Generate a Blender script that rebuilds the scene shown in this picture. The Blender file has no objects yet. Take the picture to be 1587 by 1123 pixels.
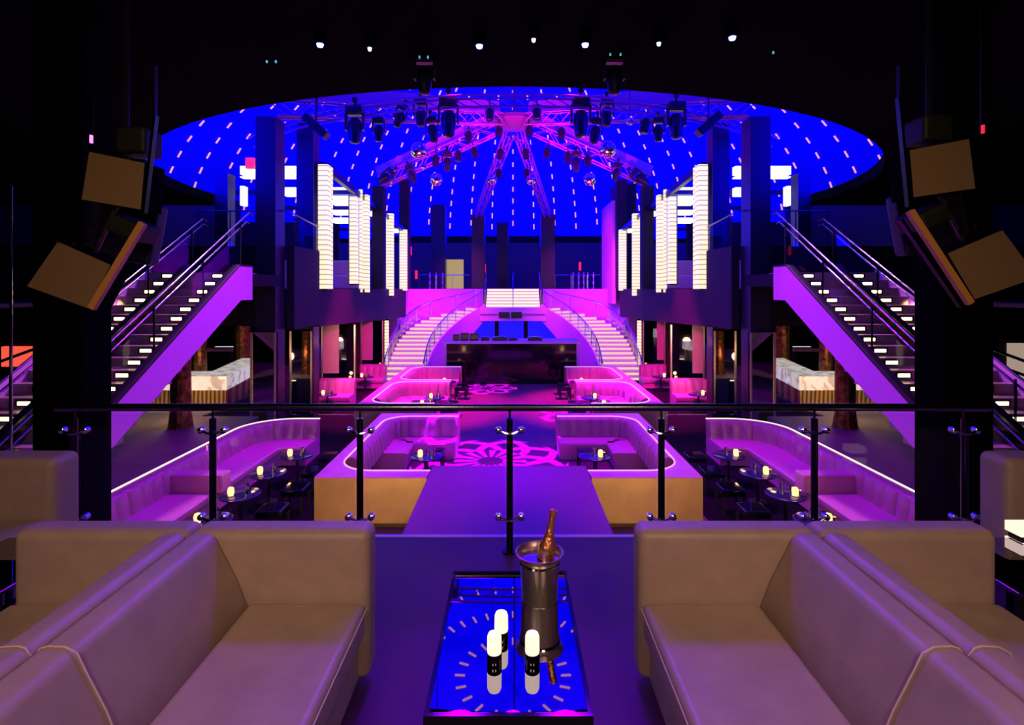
import bpy, math, random
from mathutils import Vector, Matrix
random.seed(7)
C = bpy.context.scene.collection
SC = bpy.context.scene
PI = math.pi
EYE = 3.8          # camera height above the sunken dance floor (z = 0)
MAIN = 0.8         # side floors, booth ledges, catwalk
MEZZ = 2.0         # mezzanine the camera stands on
F = 850.0
def X(px, Y): return (px - 795) * Y / F
def Z(py, Y): return EYE + (447 - py) * Y / F

# ------------------------------------------------------------------ camera, world, exposure
cd = bpy.data.cameras.new('camera'); cam = bpy.data.objects.new('camera', cd); C.objects.link(cam)
cam.location = (0, 0, EYE); cam.rotation_euler = (PI/2, 0, 0)
cd.sensor_width = 36; cd.lens = F/1587*36; cd.shift_x = -1.5/1587; cd.shift_y = -114.5/1587
cd.clip_start = 0.05; cd.clip_end = 300
SC.camera = cam
SC.view_settings.view_transform = 'Standard'; SC.view_settings.look = 'None'
SC.view_settings.exposure = 0.0; SC.view_settings.gamma = 1; SC.view_settings.use_curve_mapping = False
w = bpy.data.worlds.new('world'); SC.world = w; w.use_nodes = True
w.node_tree.nodes['Background'].inputs[0].default_value = (0.03, 0.02, 0.12, 1)
w.node_tree.nodes['Background'].inputs[1].default_value = 0.02

# ------------------------------------------------------------------ lights
def aim(o, tgt):
    d = Vector(tgt) - o.location
    o.rotation_euler = d.to_track_quat('-Z', 'Y').to_euler()
def area(name, loc, tgt, size, power, col, spread=PI, sy=None):
    l = bpy.data.lights.new(name, 'AREA'); l.energy = power; l.color = col; l.size = size
    if sy: l.shape = 'RECTANGLE'; l.size_y = sy
    l.spread = spread
    o = bpy.data.objects.new(name, l); C.objects.link(o); o.location = loc; aim(o, tgt); return o
def spot(name, loc, tgt, power, col, ang=60, blend=0.6, rad=0.12):
    l = bpy.data.lights.new(name, 'SPOT'); l.energy = power; l.color = col
    l.spot_size = math.radians(ang); l.spot_blend = blend; l.shadow_soft_size = rad
    o = bpy.data.objects.new(name, l); C.objects.link(o); o.location = loc; aim(o, tgt); return o
def point(name, loc, power, col, rad=0.05):
    l = bpy.data.lights.new(name, 'POINT'); l.energy = power; l.color = col; l.shadow_soft_size = rad
    o = bpy.data.objects.new(name, l); C.objects.link(o); o.location = loc; return o
BLUE = (0.0, 0.0, 1.0); VIOLET = (0.30, 0.015, 1.0); PURPLE = (0.85, 0.0, 0.8)
MAGENTA = (1.0, 0.015, 0.72); PINK = (1.0, 0.012, 0.36); WARM = (1.0, 0.55, 0.25)
# cove uplights standing on the ceiling ring wash the dome blue
for i in range(10):
    a = PI + PI*2*(i+0.5)/10
    cx, cy = 18.5*math.cos(a), 24 + 18.5*math.sin(a)
    if cy < 8: continue
    area('dome_uplight', (cx, cy, 8.6), (cx*0.1, 24+(cy-24)*0.1, 17.5), 4.0, 1800, BLUE)
for (x, y) in ((-7, 26), (7, 26), (0, 38)):
    pass
# purple and magenta stage wash from the rig
spot('wash_catwalk', (0, 10.5, 9.5), (0, 6.8, MAIN), 260, (0.22, 0.0, 1.0), 75, 0.9, 0.3)
spot('wash_floor', (0, 20, 9.5), (0, 15.5, 0), 420, (0.6, 0.0, 1.0), 80, 0.9, 0.3)
for s in (-1, 1):
    spot('wash_booth', (s*2.0, 14.5, 9.0), (s*2.4, 10.8, 0.8), 2300, PURPLE, 50, 0.7)
    spot('wash_far_booth', (s*4.4, 17.8, 9.0), (s*3.5, 17.7, 0.6), 13000, PINK, 46, 0.5)
    spot('wash_banquette', (s*2.2, 12.5, 8.6), (s*5.3, 8.6, 0.6), 900, PURPLE, 62, 0.8)
    spot('wash_stringer', (s*1.2, 12.8, 8.6), (s*5.6, 9.2, 2.6), 1300, (0.5, 0.012, 1.0), 48, 0.8)
    spot('wash_curved_stair', (s*1.5, 22.5, 9.0), (s*4.6, 27.5, 1.8), 3500, (0.9, 0.02, 0.95), 60, 0.8)
    spot('wash_back_wall', (s*4.0, 24.5, 8.0), (s*3.6, 31.0, 2.6), 3200, (0.7, 0.02, 1.0), 62, 0.9)
    spot('wash_truss', (s*2.5, 17.0, 4.6), (s*0.8, 21.5, 10.3), 3500, MAGENTA, 90, 0.9)
    spot('bar_downlight', (s*7.8, 10.5, 3.5), (s*8.6, 14.0, 1.2), 450, WARM, 80, 0.8)
    spot('bar_downlight', (s*10.5, 13.0, 4.0), (s*9.0, 15.5, 0.8), 1200, WARM, 90, 0.8)
    spot('mezzanine_violet', (s*0.6, 6.0, 6.1), (s*1.6, 1.2, 2.5), 560, (0.24, 0.0, 1.0), 60, 0.9, 0.35)
    area('sofa_warm_fill', (s*1.4, -1.2, 5.4), (s*1.2, 2.2, 2.2), 0.8, 23, (1.0, 0.6, 0.42), math.radians(105))  # added warm fill for the sofas from behind the camera, no visible fixture
    spot('front_gold', (s*2.5, 4.7, 0.55), (s*2.4, 8.7, 0.38), 300, (1.0, 0.55, 0.20), 75, 0.9, 0.1)

# ------------------------------------------------------------------ materials
def mat(name, col, rough=0.5, metal=0.0, spec=0.5, emit=None, es=0.0, noise=None, bump=None, coat=0.0):
    m = bpy.data.materials.new(name); m.use_nodes = True
    nt = m.node_tree; b = nt.nodes['Principled BSDF']
    b.inputs['Base Color'].default_value = (*col, 1)
    b.inputs['Roughness'].default_value = rough; b.inputs['Metallic'].default_value = metal
    b.inputs['Specular IOR Level'].default_value = spec
    b.inputs['Coat Weight'].default_value = coat
    if emit:
        b.inputs['Emission Color'].default_value = (*emit, 1); b.inputs['Emission Strength'].default_value = es
    if noise or bump:
        tc = nt.nodes.new('ShaderNodeTexCoord')
    if noise:
        sc, c2 = noise
        n = nt.nodes.new('ShaderNodeTexNoise'); n.inputs['Scale'].default_value = sc; n.inputs['Detail'].default_value = 5
        mx = nt.nodes.new('ShaderNodeMix'); mx.data_type = 'RGBA'
        mx.inputs['A'].default_value = (*col, 1); mx.inputs['B'].default_value = (*c2, 1)
        rp = nt.nodes.new('ShaderNodeValToRGB'); rp.color_ramp.elements[0].position = 0.35; rp.color_ramp.elements[1].position = 0.65
        nt.links.new(tc.outputs['Object'], n.inputs['Vector']); nt.links.new(n.outputs['Fac'], rp.inputs['Fac'])
        nt.links.new(rp.outputs['Color'], mx.inputs['Factor']); nt.links.new(mx.outputs['Result'], b.inputs['Base Color'])
    if bump:
        sc, st = bump
        n = nt.nodes.new('ShaderNodeTexNoise'); n.inputs['Scale'].default_value = sc; n.inputs['Detail'].default_value = 4
        bp = nt.nodes.new('ShaderNodeBump'); bp.inputs['Strength'].default_value = st; bp.inputs['Distance'].default_value = 0.02
        nt.links.new(tc.outputs['Object'], n.inputs['Vector']); nt.links.new(n.outputs['Fac'], bp.inputs['Height'])
        nt.links.new(bp.outputs['Normal'], b.inputs['Normal'])
    return m
M = {}
M['black'] = mat('matte_black', (0.004, 0.004, 0.006), 0.7, spec=0.2)
M['ceiling'] = mat('black_paint', (0.0012, 0.0012, 0.0018), 0.95, spec=0.05)
M['rig'] = mat('rig_black', (0.012, 0.012, 0.02), 0.35)
M['column'] = mat('column_dark', (0.02, 0.015, 0.03), 0.35, spec=0.4)
M['wallp'] = mat('wall_dark_purple', (0.009, 0.005, 0.014), 0.75)
M['dome'] = mat('dome_light_tint', (0.02, 0.02, 0.85), 0.8, spec=0.0)  # pale dome; the blue of its wash light is put into the colour
M['pit'] = mat('dance_floor', (0.19, 0.05, 0.14), 0.5, noise=(6, (0.15, 0.04, 0.11)), spec=0.15)
M['shaded_floor'] = mat('outer_floor_painted_shade', (0.010, 0.006, 0.014), 0.9, spec=0.05)  # black imitates the unlit outer floor, shade put into the colour
M['catwalk'] = mat('catwalk_top', (0.24, 0.045, 0.28), 0.42, bump=(60, 0.1), spec=0.3)
M['mezz'] = mat('mezzanine_floor', (0.075, 0.02, 0.09), 0.45, bump=(80, 0.1), spec=0.3)
M['plank'] = mat('grey_planks', (0.17, 0.15, 0.16), 0.5, noise=(3, (0.13, 0.11, 0.12)), spec=0.3)
M['ledge'] = mat('ledge_light_tint', (0.78, 0.24, 0.66), 0.35, noise=(5, (0.66, 0.20, 0.56)))  # white ledge, tinted mauve to carry the stage light in its colour
M['gold'] = mat('gold_panel', (0.62, 0.42, 0.22), 0.42, metal=0.35, noise=(2.2, (0.5, 0.33, 0.17)))
M['brass_dark'] = mat('bronze_kick', (0.10, 0.06, 0.04), 0.4, metal=0.6)
M['leather'] = mat('beige_leather', (0.42, 0.32, 0.27), 0.44, noise=(7, (0.37, 0.28, 0.235)), bump=(22, 0.12))
M['tinted_leather'] = mat('channelled_leather_light_tint', (0.46, 0.20, 0.32), 0.36, bump=(12, 0.1))  # pale leather, pink of the stage light mixed into the base colour
M['seat_leather'] = mat('seat_leather_light_tint', (0.70, 0.22, 0.55), 0.4)  # pale seats, magenta light painted into the base colour
M['piping'] = mat('pale_piping', (0.62, 0.5, 0.42), 0.4)
M['white'] = mat('white_paint_light_tint', (0.78, 0.30, 0.74), 0.45)  # white stringers and walls, purple wash light painted into the colour
M['chrome'] = mat('chrome', (0.75, 0.75, 0.78), 0.12, metal=1)
M['steel'] = mat('brushed_steel', (0.85, 0.72, 0.55), 0.36, metal=1)
M['darkmetal'] = mat('dark_metal', (0.045, 0.04, 0.055), 0.25, metal=1)
M['handrail'] = mat('handrail_metal', (0.22, 0.22, 0.25), 0.22, metal=1)
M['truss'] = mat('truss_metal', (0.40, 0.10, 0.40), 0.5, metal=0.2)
M['mirror'] = mat('dark_mirror', (0.55, 0.52, 0.55), 0.03, metal=1)
M['tableglass'] = mat('black_mirror_glass', (0.33, 0.33, 0.4), 0.012, metal=1)
M['blackgloss'] = mat('black_gloss', (0.004, 0.004, 0.01), 0.08, spec=0.5)
M['step'] = mat('stair_stone', (0.34, 0.27, 0.27), 0.35, noise=(14, (0.25, 0.2, 0.2)))
M['copper'] = mat('copper_bark', (0.35, 0.13, 0.05), 0.3, metal=0.8, noise=(9, (0.08, 0.03, 0.015)), bump=(8, 0.8))
M['spk'] = mat('speaker_plywood', (0.30, 0.20, 0.10), 0.6, noise=(60, (0.27, 0.18, 0.09)))
M['spkedge'] = mat('speaker_edge', (0.75, 0.36, 0.10), 0.4)
M['green'] = mat('green_board', (0.008, 0.012, 0.005), 0.6)
M['bottle'] = mat('dark_green_bottle', (0.02, 0.025, 0.01), 0.08)
M['foil'] = mat('rose_foil', (0.75, 0.30, 0.16), 0.28, metal=0.9, bump=(60, 0.4))
M['label'] = mat('gold_label', (0.8, 0.55, 0.2), 0.35, metal=0.7, noise=(45, (0.10, 0.04, 0.02)))
M['ice'] = mat('ice', (0.6, 0.42, 0.28), 0.1, spec=0.6)
M['tablecloth'] = mat('dark_blue_tray', (0.05, 0.04, 0.2), 0.15, metal=0.6)
def emat(name, col, st): return mat(name, (0.02, 0.02, 0.02), 0.5, emit=col, es=st)
M['glow'] = emat('led_strip_pink', (1.0, 0.35, 0.95), 1.5)
M['glowwarm'] = emat('led_strip_warm', (1.0, 0.78, 0.6), 2.0)
M['dash'] = emat('dome_dash', (1.0, 0.36, 0.55), 1.1)
M['steplight'] = emat('step_light', (1.0, 0.78, 0.38), 5.0)
M['stairglow'] = emat('stair_riser_glow', (1.0, 0.62, 0.58), 0.95)
M['topglow'] = emat('top_riser_glow', (1.0, 0.86, 0.62), 1.1)
M['lampwhite'] = emat('light_box_white', (1.0, 0.93, 0.82), 1.6)
M['candle'] = emat('candle_glow', (1.0, 0.74, 0.56), 1.35)
M['candle2'] = emat('candle_flame', (1.0, 0.50, 0.14), 3.5)
M['bluelamp'] = emat('blue_lamp', (0.10, 0.12, 1.0), 12.0)
M['whitelamp'] = emat('small_white_lamp', (0.7, 0.75, 1.0), 4.0)
M['cyanlamp'] = emat('cyan_led', (0.1, 0.6, 0.8), 0.8)
M['redlamp'] = emat('red_lamp', (1.0, 0.02, 0.03), 1.2)
M['pinklamp'] = emat('pink_lamp', (1.0, 0.15, 0.7), 3.0)
M['bluescreen'] = emat('blue_screen', (0.01, 0.005, 1.0), 1.3)
M['bluebottle'] = emat('blue_bottle', (0.03, 0.08, 1.0), 1.0)
M['backlit'] = emat('backlit_shelf', (0.75, 0.85, 1.0), 1.1)
M['redscreen'] = emat('red_screen', (1.0, 0.10, 0.06), 1.0)
M['golddoor'] = emat('lit_gold_niche', (0.7, 0.5, 0.18), 0.6)
def glass_mat():
    m = bpy.data.materials.new('clear_glass'); m.use_nodes = True; nt = m.node_tree; nt.nodes.clear()
    o = nt.nodes.new('ShaderNodeOutputMaterial'); mx = nt.nodes.new('ShaderNodeMixShader')
    t = nt.nodes.new('ShaderNodeBsdfTransparent'); t.inputs[0].default_value = (0.97, 0.97, 0.98, 1)
    g = nt.nodes.new('ShaderNodeBsdfGlossy'); g.inputs['Roughness'].default_value = 0.02
    f0 = nt.nodes.new('ShaderNodeLayerWeight'); f0.inputs[0].default_value = 0.5
    f1 = nt.nodes.new('ShaderNodeMath'); f1.operation = 'POWER'; f1.inputs[1].default_value = 4.0; nt.links.new(f0.outputs['Facing'], f1.inputs[0])
    f = nt.nodes.new('ShaderNodeMath'); f.operation = 'MULTIPLY_ADD'; f.inputs[1].default_value = 0.5; f.inputs[2].default_value = 0.02; nt.links.new(f1.outputs[0], f.inputs[0])
    nt.links.new(f.outputs[0], mx.inputs[0]); nt.links.new(t.outputs[0], mx.inputs[1]); nt.links.new(g.outputs[0], mx.inputs[2])
    nt.links.new(mx.outputs[0], o.inputs[0]); return m
M['glass'] = glass_mat()
def striped_emit(name, c1, c2, st, scale):
    # stacked glass blocks lit from inside, dark joints between them
    m = bpy.data.materials.new(name); m.use_nodes = True; nt = m.node_tree; b = nt.nodes['Principled BSDF']
    tc = nt.nodes.new('ShaderNodeTexCoord'); sp = nt.nodes.new('ShaderNodeSeparateXYZ')
    mu = nt.nodes.new('ShaderNodeMath'); mu.operation = 'MULTIPLY'; mu.inputs[1].default_value = scale
    fr = nt.nodes.new('ShaderNodeMath'); fr.operation = 'FRACT'
    gt = nt.nodes.new('ShaderNodeMath'); gt.operation = 'GREATER_THAN'; gt.inputs[1].default_value = 0.25
    nz = nt.nodes.new('ShaderNodeTexNoise'); nz.inputs['Scale'].default_value = 1.3
    mx = nt.nodes.new('ShaderNodeMix'); mx.data_type = 'RGBA'
    mx.inputs['A'].default_value = (*c1, 1); mx.inputs['B'].default_value = (*c2, 1)
    ms = nt.nodes.new('ShaderNodeMath'); ms.operation = 'MULTIPLY_ADD'; ms.inputs[1].default_value = st*0.55; ms.inputs[2].default_value = st*0.45
    L = nt.links.new
    L(tc.outputs['Object'], sp.inputs[0]); L(sp.outputs['Z'], mu.inputs[0]); L(mu.outputs[0], fr.inputs[0]); L(fr.outputs[0], gt.inputs[0])
    L(tc.outputs['Object'], nz.inputs['Vector']); L(nz.outputs['Fac'], mx.inputs['Factor']); L(mx.outputs['Result'], b.inputs['Emission Color'])
    L(gt.outputs[0], ms.inputs[0]); L(ms.outputs[0], b.inputs['Emission Strength'])
    b.inputs['Base Color'].default_value = (0.1, 0.08, 0.08, 1)
    return m
M['led'] = striped_emit('lit_glass_blocks', (1.0, 0.70, 0.36), (1.0, 0.84, 0.66), 1.25, 7.0)
def marble():
    m = mat('backlit_marble', (0.8, 0.76, 0.7), 0.25)
    nt = m.node_tree; b = nt.nodes['Principled BSDF']; tc = nt.nodes.new('ShaderNodeTexCoord')
    n = nt.nodes.new('ShaderNodeTexNoise'); n.inputs['Scale'].default_value = 3; n.inputs['Detail'].default_value = 8; n.inputs['Distortion'].default_value = 1.5
    r = nt.nodes.new('ShaderNodeValToRGB'); r.color_ramp.elements[0].position = .4; r.color_ramp.elements[0].color = (.5, .42, .38, 1)
    r.color_ramp.elements[1].position = .55; r.color_ramp.elements[1].color = (.85, .8, .72, 1)
    nt.links.new(tc.outputs['Object'], n.inputs['Vector']); nt.links.new(n.outputs['Fac'], r.inputs['Fac']); nt.links.new(r.outputs['Color'], b.inputs['Base Color'])
    nt.links.new(r.outputs['Color'], b.inputs['Emission Color']); b.inputs['Emission Strength'].default_value = 0.55
    return m
M['marble'] = marble()
def slats():
    m = mat('ribbed_timber', (0.4, 0.26, 0.1), 0.4)
    nt = m.node_tree; b = nt.nodes['Principled BSDF']; tc = nt.nodes.new('ShaderNodeTexCoord')
    v = nt.nodes.new('ShaderNodeTexWave'); v.inputs['Scale'].default_value = 3.0; v.inputs['Distortion'].default_value = 1.5
    r = nt.nodes.new('ShaderNodeValToRGB'); r.color_ramp.elements[0].color = (.05, .03, .01, 1); r.color_ramp.elements[1].color = (.5, .32, .12, 1)
    nt.links.new(tc.outputs['Object'], v.inputs['Vector']); nt.links.new(v.outputs['Fac'], r.inputs['Fac']); nt.links.new(r.outputs['Color'], b.inputs['Base Color'])
    return m
M['slats'] = slats()

# ------------------------------------------------------------------ mesh builder
class MB:
    def __init__(s): s.v = []; s.f = []
    def add(s, vs, fs):
        n = len(s.v); s.v += [Vector(v) for v in vs]; s.f += [tuple(i+n for i in f) for f in fs]; return s
    def box(s, x0, x1, y0, y1, z0, z1):
        if x0 > x1: x0, x1 = x1, x0
        return s.add([(x0,y0,z0),(x1,y0,z0),(x1,y1,z0),(x0,y1,z0),(x0,y0,z1),(x1,y0,z1),(x1,y1,z1),(x0,y1,z1)],
              [(0,3,2,1),(4,5,6,7),(0,1,5,4),(1,2,6,5),(2,3,7,6),(3,0,4,7)])
    def obox(s, c, size, R):
        n = len(s.v); s.box(-size[0]/2,size[0]/2,-size[1]/2,size[1]/2,-size[2]/2,size[2]/2)
        for i in range(n, len(s.v)): s.v[i] = R @ s.v[i] + Vector(c)
        return s
    def prism(s, pts, z0, z1):          # plan polygon (counter-clockwise) raised from z0 to z1
        n = len(pts); vs = [(p[0],p[1],z0) for p in pts] + [(p[0],p[1],z1) for p in pts]
        return s.add(vs, [tuple(range(n-1,-1,-1)), tuple(range(n,2*n))] + [(i,(i+1)%n,n+(i+1)%n,n+i) for i in range(n)])
    def prism_x(s, pts, x0, x1):        # (y,z) polygon extruded along x
        n = len(pts); vs = [(x0,p[0],p[1]) for p in pts] + [(x1,p[0],p[1]) for p in pts]
        return s.add(vs, [tuple(range(n-1,-1,-1)), tuple(range(n,2*n))] + [(i,(i+1)%n,n+(i+1)%n,n+i) for i in range(n)])
    def prism_y(s, pts, y0, y1):        # (x,z) polygon extruded along y
        n = len(pts); vs = [(p[0],y0,p[1]) for p in pts] + [(p[0],y1,p[1]) for p in pts]
        return s.add(vs, [tuple(range(n)), tuple(range(2*n-1,n-1,-1))] + [(i,n+i,n+(i+1)%n,(i+1)%n) for i in range(n)])
    def tube(s, pts, r, n=8, r2=None):
        pts = [Vector(p) for p in pts]; rings = []; base = len(s.v)
        for i, p in enumerate(pts):
            d = (pts[min(i+1,len(pts)-1)] - pts[max(i-1,0)]).normalized()
            u = d.cross(Vector((0,0,1)))
            if u.length < 1e-3: u = Vector((1,0,0))
            u.normalize(); w_ = u.cross(d)
            rr = r if r2 is None else r + (r2-r)*i/(len(pts)-1)
            s.v += [p + (u*math.cos(2*PI*k/n) + w_*math.sin(2*PI*k/n))*rr for k in range(n)]
        for i in range(len(pts)-1):
            for k in range(n):
                a = base+i*n+k; b = base+i*n+(k+1)%n; s.f.append((a,b,b+n,a+n))
        s.f.append(tuple(base+k for k in range(n-1,-1,-1))); s.f.append(tuple(base+(len(pts)-1)*n+k for k in range(n)))
        return s
    def lathe(s, prof, c=(0,0,0), n=20, R=None):   # prof: (r,z)
        base = len(s.v); c = Vector(c)
        for (r, z) in prof:
            for k in range(n):
                v = Vector((r*math.cos(2*PI*k/n), r*math.sin(2*PI*k/n), z))
                if R: v = R @ v
                s.v.append(v + c)
        for i in range(len(prof)-1):
            for k in range(n):
                a = base+i*n+k; b = base+i*n+(k+1)%n; s.f.append((a,b,b+n,a+n))
        s.f.append(tuple(base+k for k in range(n-1,-1,-1))); s.f.append(tuple(base+(len(prof)-1)*n+k for k in range(n)))
        return s
    def quad(s, a, b, c, d): return s.add([a,b,c,d], [(0,1,2,3)])
    def build(s, name, m, parent=None, bevel=0, seg=3, smooth=False, local=False):
        me = bpy.data.meshes.new(name); off = Vector((0,0,0))
        if parent is not None and not local:
            p = parent
            while p is not None: off += Vector(p.location); p = p.parent
            me.from_pydata([v - off for v in s.v], [], s.f)
        elif parent is None:
            xs=[v.x for v in s.v]; ys=[v.y for v in s.v]; zs=[v.z for v in s.v]
            off = Vector(((min(xs)+max(xs))/2,(min(ys)+max(ys))/2,min(zs)))
            if local: off = Vector((0,0,0))
            me.from_pydata([v - off for v in s.v], [], s.f)
        else: me.from_pydata(s.v, [], s.f)
        me.validate(); me.update()
        if isinstance(m, str): m = M[m]
        me.materials.append(m)
        o = bpy.data.objects.new(name, me); C.objects.link(o)
        if parent is None: o.location = off
        o.parent = parent
        import bmesh as bmm
        bm = bmm.new(); bm.from_mesh(me); bmm.ops.recalc_face_normals(bm, faces=bm.faces); bm.to_mesh(me); bm.free()
        if smooth:
            for p in me.polygons: p.use_smooth = True
            me.set_sharp_from_angle(angle=math.radians(42))
        if bevel:
            b = o.modifiers.new('bevel', 'BEVEL'); b.width = bevel; b.segments = seg; b.limit_method = 'ANGLE'; b.angle_limit = math.radians(35)
            for p in me.polygons: p.use_smooth = True
            wn = o.modifiers.new('wn', 'WEIGHTED_NORMAL'); wn.keep_sharp = False
        return o
def thing(name, label, cat, loc=(0,0,0), rz=0, group=None):
    o = bpy.data.objects.new(name, None); C.objects.link(o); o.location = loc; o.rotation_euler = (0,0,rz)
    o.empty_display_size = 0.1
    o['label'] = label; o['category'] = cat
    if group: o['group'] = group
    return o
def tag(o, label, cat, group=None, kind=None):
    o['label'] = label; o['category'] = cat
    if group: o['group'] = group
    if kind: o['kind'] = kind
    return o
def struct(o, label=None):
    o['kind'] = 'structure'
    if label: o['label'] = label
    return o
def dup(root, loc=None, rz=None, label=None, group=None, scale=None, rot=None):
    ch = {}
    for o in bpy.data.objects:
        if o.parent: ch.setdefault(o.parent.name, []).append(o)
    r = root.copy(); C.objects.link(r)
    if loc is not None: r.location = loc
    if rz is not None: r.rotation_euler = (0,0,rz)
    if rot is not None: r.rotation_euler = rot
    if scale: r.scale = (scale,)*3
    if label: r['label'] = label
    if group: r['group'] = group
    for c0 in ch.get(root.name, []):
        c = c0.copy(); C.objects.link(c); c.parent = r
        for g in ch.get(c0.name, []):
            d = g.copy(); C.objects.link(d); d.parent = c
    return r
SIDE = {-1: 'left', 1: 'right'}

# ------------------------------------------------------------------ room shell
struct(MB().box(-3.2, 3.2, 4.0, 44, -0.2, 0).build('floor', 'pit'), 'dark sunken dance floor')
for s in (-1, 1): struct(MB().box(s*3.2, s*7.2, 4.0, 44, -0.2, 0).build('floor', 'shaded_floor'), 'outer pit floor with its shade painted in as black')
struct(MB().box(-9, 9, -5, 4.0, MEZZ-0.28, MEZZ).build('floor', 'mezz'), 'dark mezzanine floor')
struct(MB().box(-9, 9, 3.97, 4.01, MEZZ-0.28, MEZZ+0.004).build('trim_1', 'steel'))
struct(MB().box(-9, 9, 3.9, 3.96, 0.0, MEZZ-0.28).build('wall_front', 'black'))
for s in (-1, 1):
    m = MB()
    m.box(s*5.98, s*20, 4.02, 12.9, 0.0, MAIN); m.box(s*7.3, s*20, 12.9, 30, 0.0, MAIN)
    struct(m.build('floor', 'plank'))
    struct(MB().box(s*20, s*20.2, -5, 44, -0.2, 9).build('wall_'+SIDE[s], 'ceiling'))
    # dark upper side wall below the dome edge, its top climbing towards the front
    y0, y1 = 15.2, 26.0
    xw = 12.9
    struct(MB().prism_x([(y0, 3.9), (y1, 3.9), (y1, Z(312, y1)), (20.7, Z(283, 20.7)+0.05), (y0, Z(262, y0)+1.0)], s*xw, s*(xw+0.2)).build('wall_'+SIDE[s], 'wallp'))
    struct(MB().box(s*8.2, s*15, 25.8, 26.0, 3.9, Z(345, 26)).build('wall_'+SIDE[s], 'wallp'))
struct(MB().box(-20, 20, 44, 44.2, -0.2, 8).build('wall_back', 'black'))
struct(MB().box(-20, 20, -5.2, -5, -0.2, 9).build('wall_rear', 'black'))
# curved wall of the upper landing, under the dome
m = MB(); n = 24; a0, a1 = math.radians(50), math.radians(130); Rw = 19.5
for i in range(n+1):
    a = a0 + (a1-a0)*i/n
    m.v += [Vector((Rw*math.cos(a), 22+Rw*math.sin(a), 3.8)), Vector((Rw*math.cos(a), 22+Rw*math.sin(a), Z(376, 22+Rw*math.sin(a))))]
for i in range(n): m.f.append((2*i, 2*i+1, 2*i+3, 2*i+2))
struct(m.build('wall_back', mat('navy_wall', (0.035, 0.03, 0.09), 0.6), smooth=True))
# ceiling: black soffit with a round opening, a bridge and a second opening above the mezzanine
m = MB(); n = 48; zc = 6.3; RC, YCC = 8.7, 15.5
xs = [-RC*math.cos(PI*i/n) for i in range(n+1)]
for i in range(n):
    ya = YCC - math.sqrt(max(0, RC*RC - xs[i]**2)); yb = YCC - math.sqrt(max(0, RC*RC - xs[i+1]**2))
    m.prism([(xs[i], -5.2), (xs[i+1], -5.2), (xs[i+1], yb), (xs[i], ya)], zc, zc+0.25)
m.box(-20, -RC, -5.2, 16.5, zc, zc+0.25).box(RC, 20, -5.2, 16.5, zc, zc+0.25)
struct(m.build('ceiling', 'ceiling'), 'black ceiling with a wide round opening')
# dome
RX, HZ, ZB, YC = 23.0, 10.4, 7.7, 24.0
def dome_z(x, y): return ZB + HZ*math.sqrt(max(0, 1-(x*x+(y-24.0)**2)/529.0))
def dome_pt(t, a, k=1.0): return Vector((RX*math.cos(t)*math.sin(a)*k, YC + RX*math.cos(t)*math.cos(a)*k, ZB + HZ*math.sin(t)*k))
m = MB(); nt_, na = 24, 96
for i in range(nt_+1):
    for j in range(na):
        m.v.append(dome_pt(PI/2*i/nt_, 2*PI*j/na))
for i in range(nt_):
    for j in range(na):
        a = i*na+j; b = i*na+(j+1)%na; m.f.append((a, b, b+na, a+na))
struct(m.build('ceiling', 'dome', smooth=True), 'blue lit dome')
# dashes of light set into the dome along its ribs
dashes = []
nr = 80
for ring in range(1, 17):
    t = math.radians(2.5 + 5.0*ring)
    for j in range(nr):
        if ring > 13 and j % 2: continue
        if ring > 15 and j % 4: continue
        a = 2*PI*j/nr + (PI/nr*0 if ring % 2 else 0)
        jt = 0.0 if j % 2 else math.radians(1.6)
        p = dome_pt(t+jt, a, 0.993); q = dome_pt(t+jt+0.01, a, 0.993); up = (q-p).normalized()
        sd = Vector((math.cos(a), -math.sin(a), 0)); nn = up.cross(sd).normalized()
        R = Matrix((sd, nn, up)).transposed()
        y = p.y
        if y > 1:
            px = 795 + F*p.x/y; py = 447 - F*(p.z-EYE)/y
            vis = 0 < px < 1587 and 135 < py < 372 and abs(px-795) < 600
            if vis:                             # under the near rim of the opening?
                k = (zc-EYE)/(p.z-EYE); hx, hy = p.x*k, p.y*k
                vis = (hx**2 + (hy-YCC)**2) < RC*RC or (hy > YCC and abs(hx) < 12)
                if not (hy < p.y): vis = True
        else: vis = False
        dashes.append((0 if vis else 1, y, p, R))
dashes.sort(key=lambda d: (d[0], d[1]))
dm = None; rest = MB()
for i, (nv, y, p, R) in enumerate(dashes):
    if i < 300 and nv == 0:
        if dm is None:
            me = MB().box(-0.045, 0.045, -0.02, 0.02, -0.22, 0.22)
            dm = me.build('ceiling_light', 'dash', local=True); o = dm
        else: o = dm.copy(); C.objects.link(o)
        o.matrix_world = Matrix.Translation(p) @ R.to_4x4()
        tag(o, 'short dash of pinkish white light set in a rib of the blue dome', 'ceiling light', 'light dashes in the dome')
    else: rest.obox(p, (0.09, 0.04, 0.44), R)
tag(rest.build('ceiling_light', 'dash'), 'the remaining rows of small white light dashes across the blue dome', 'ceiling light', kind='stuff')

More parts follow.
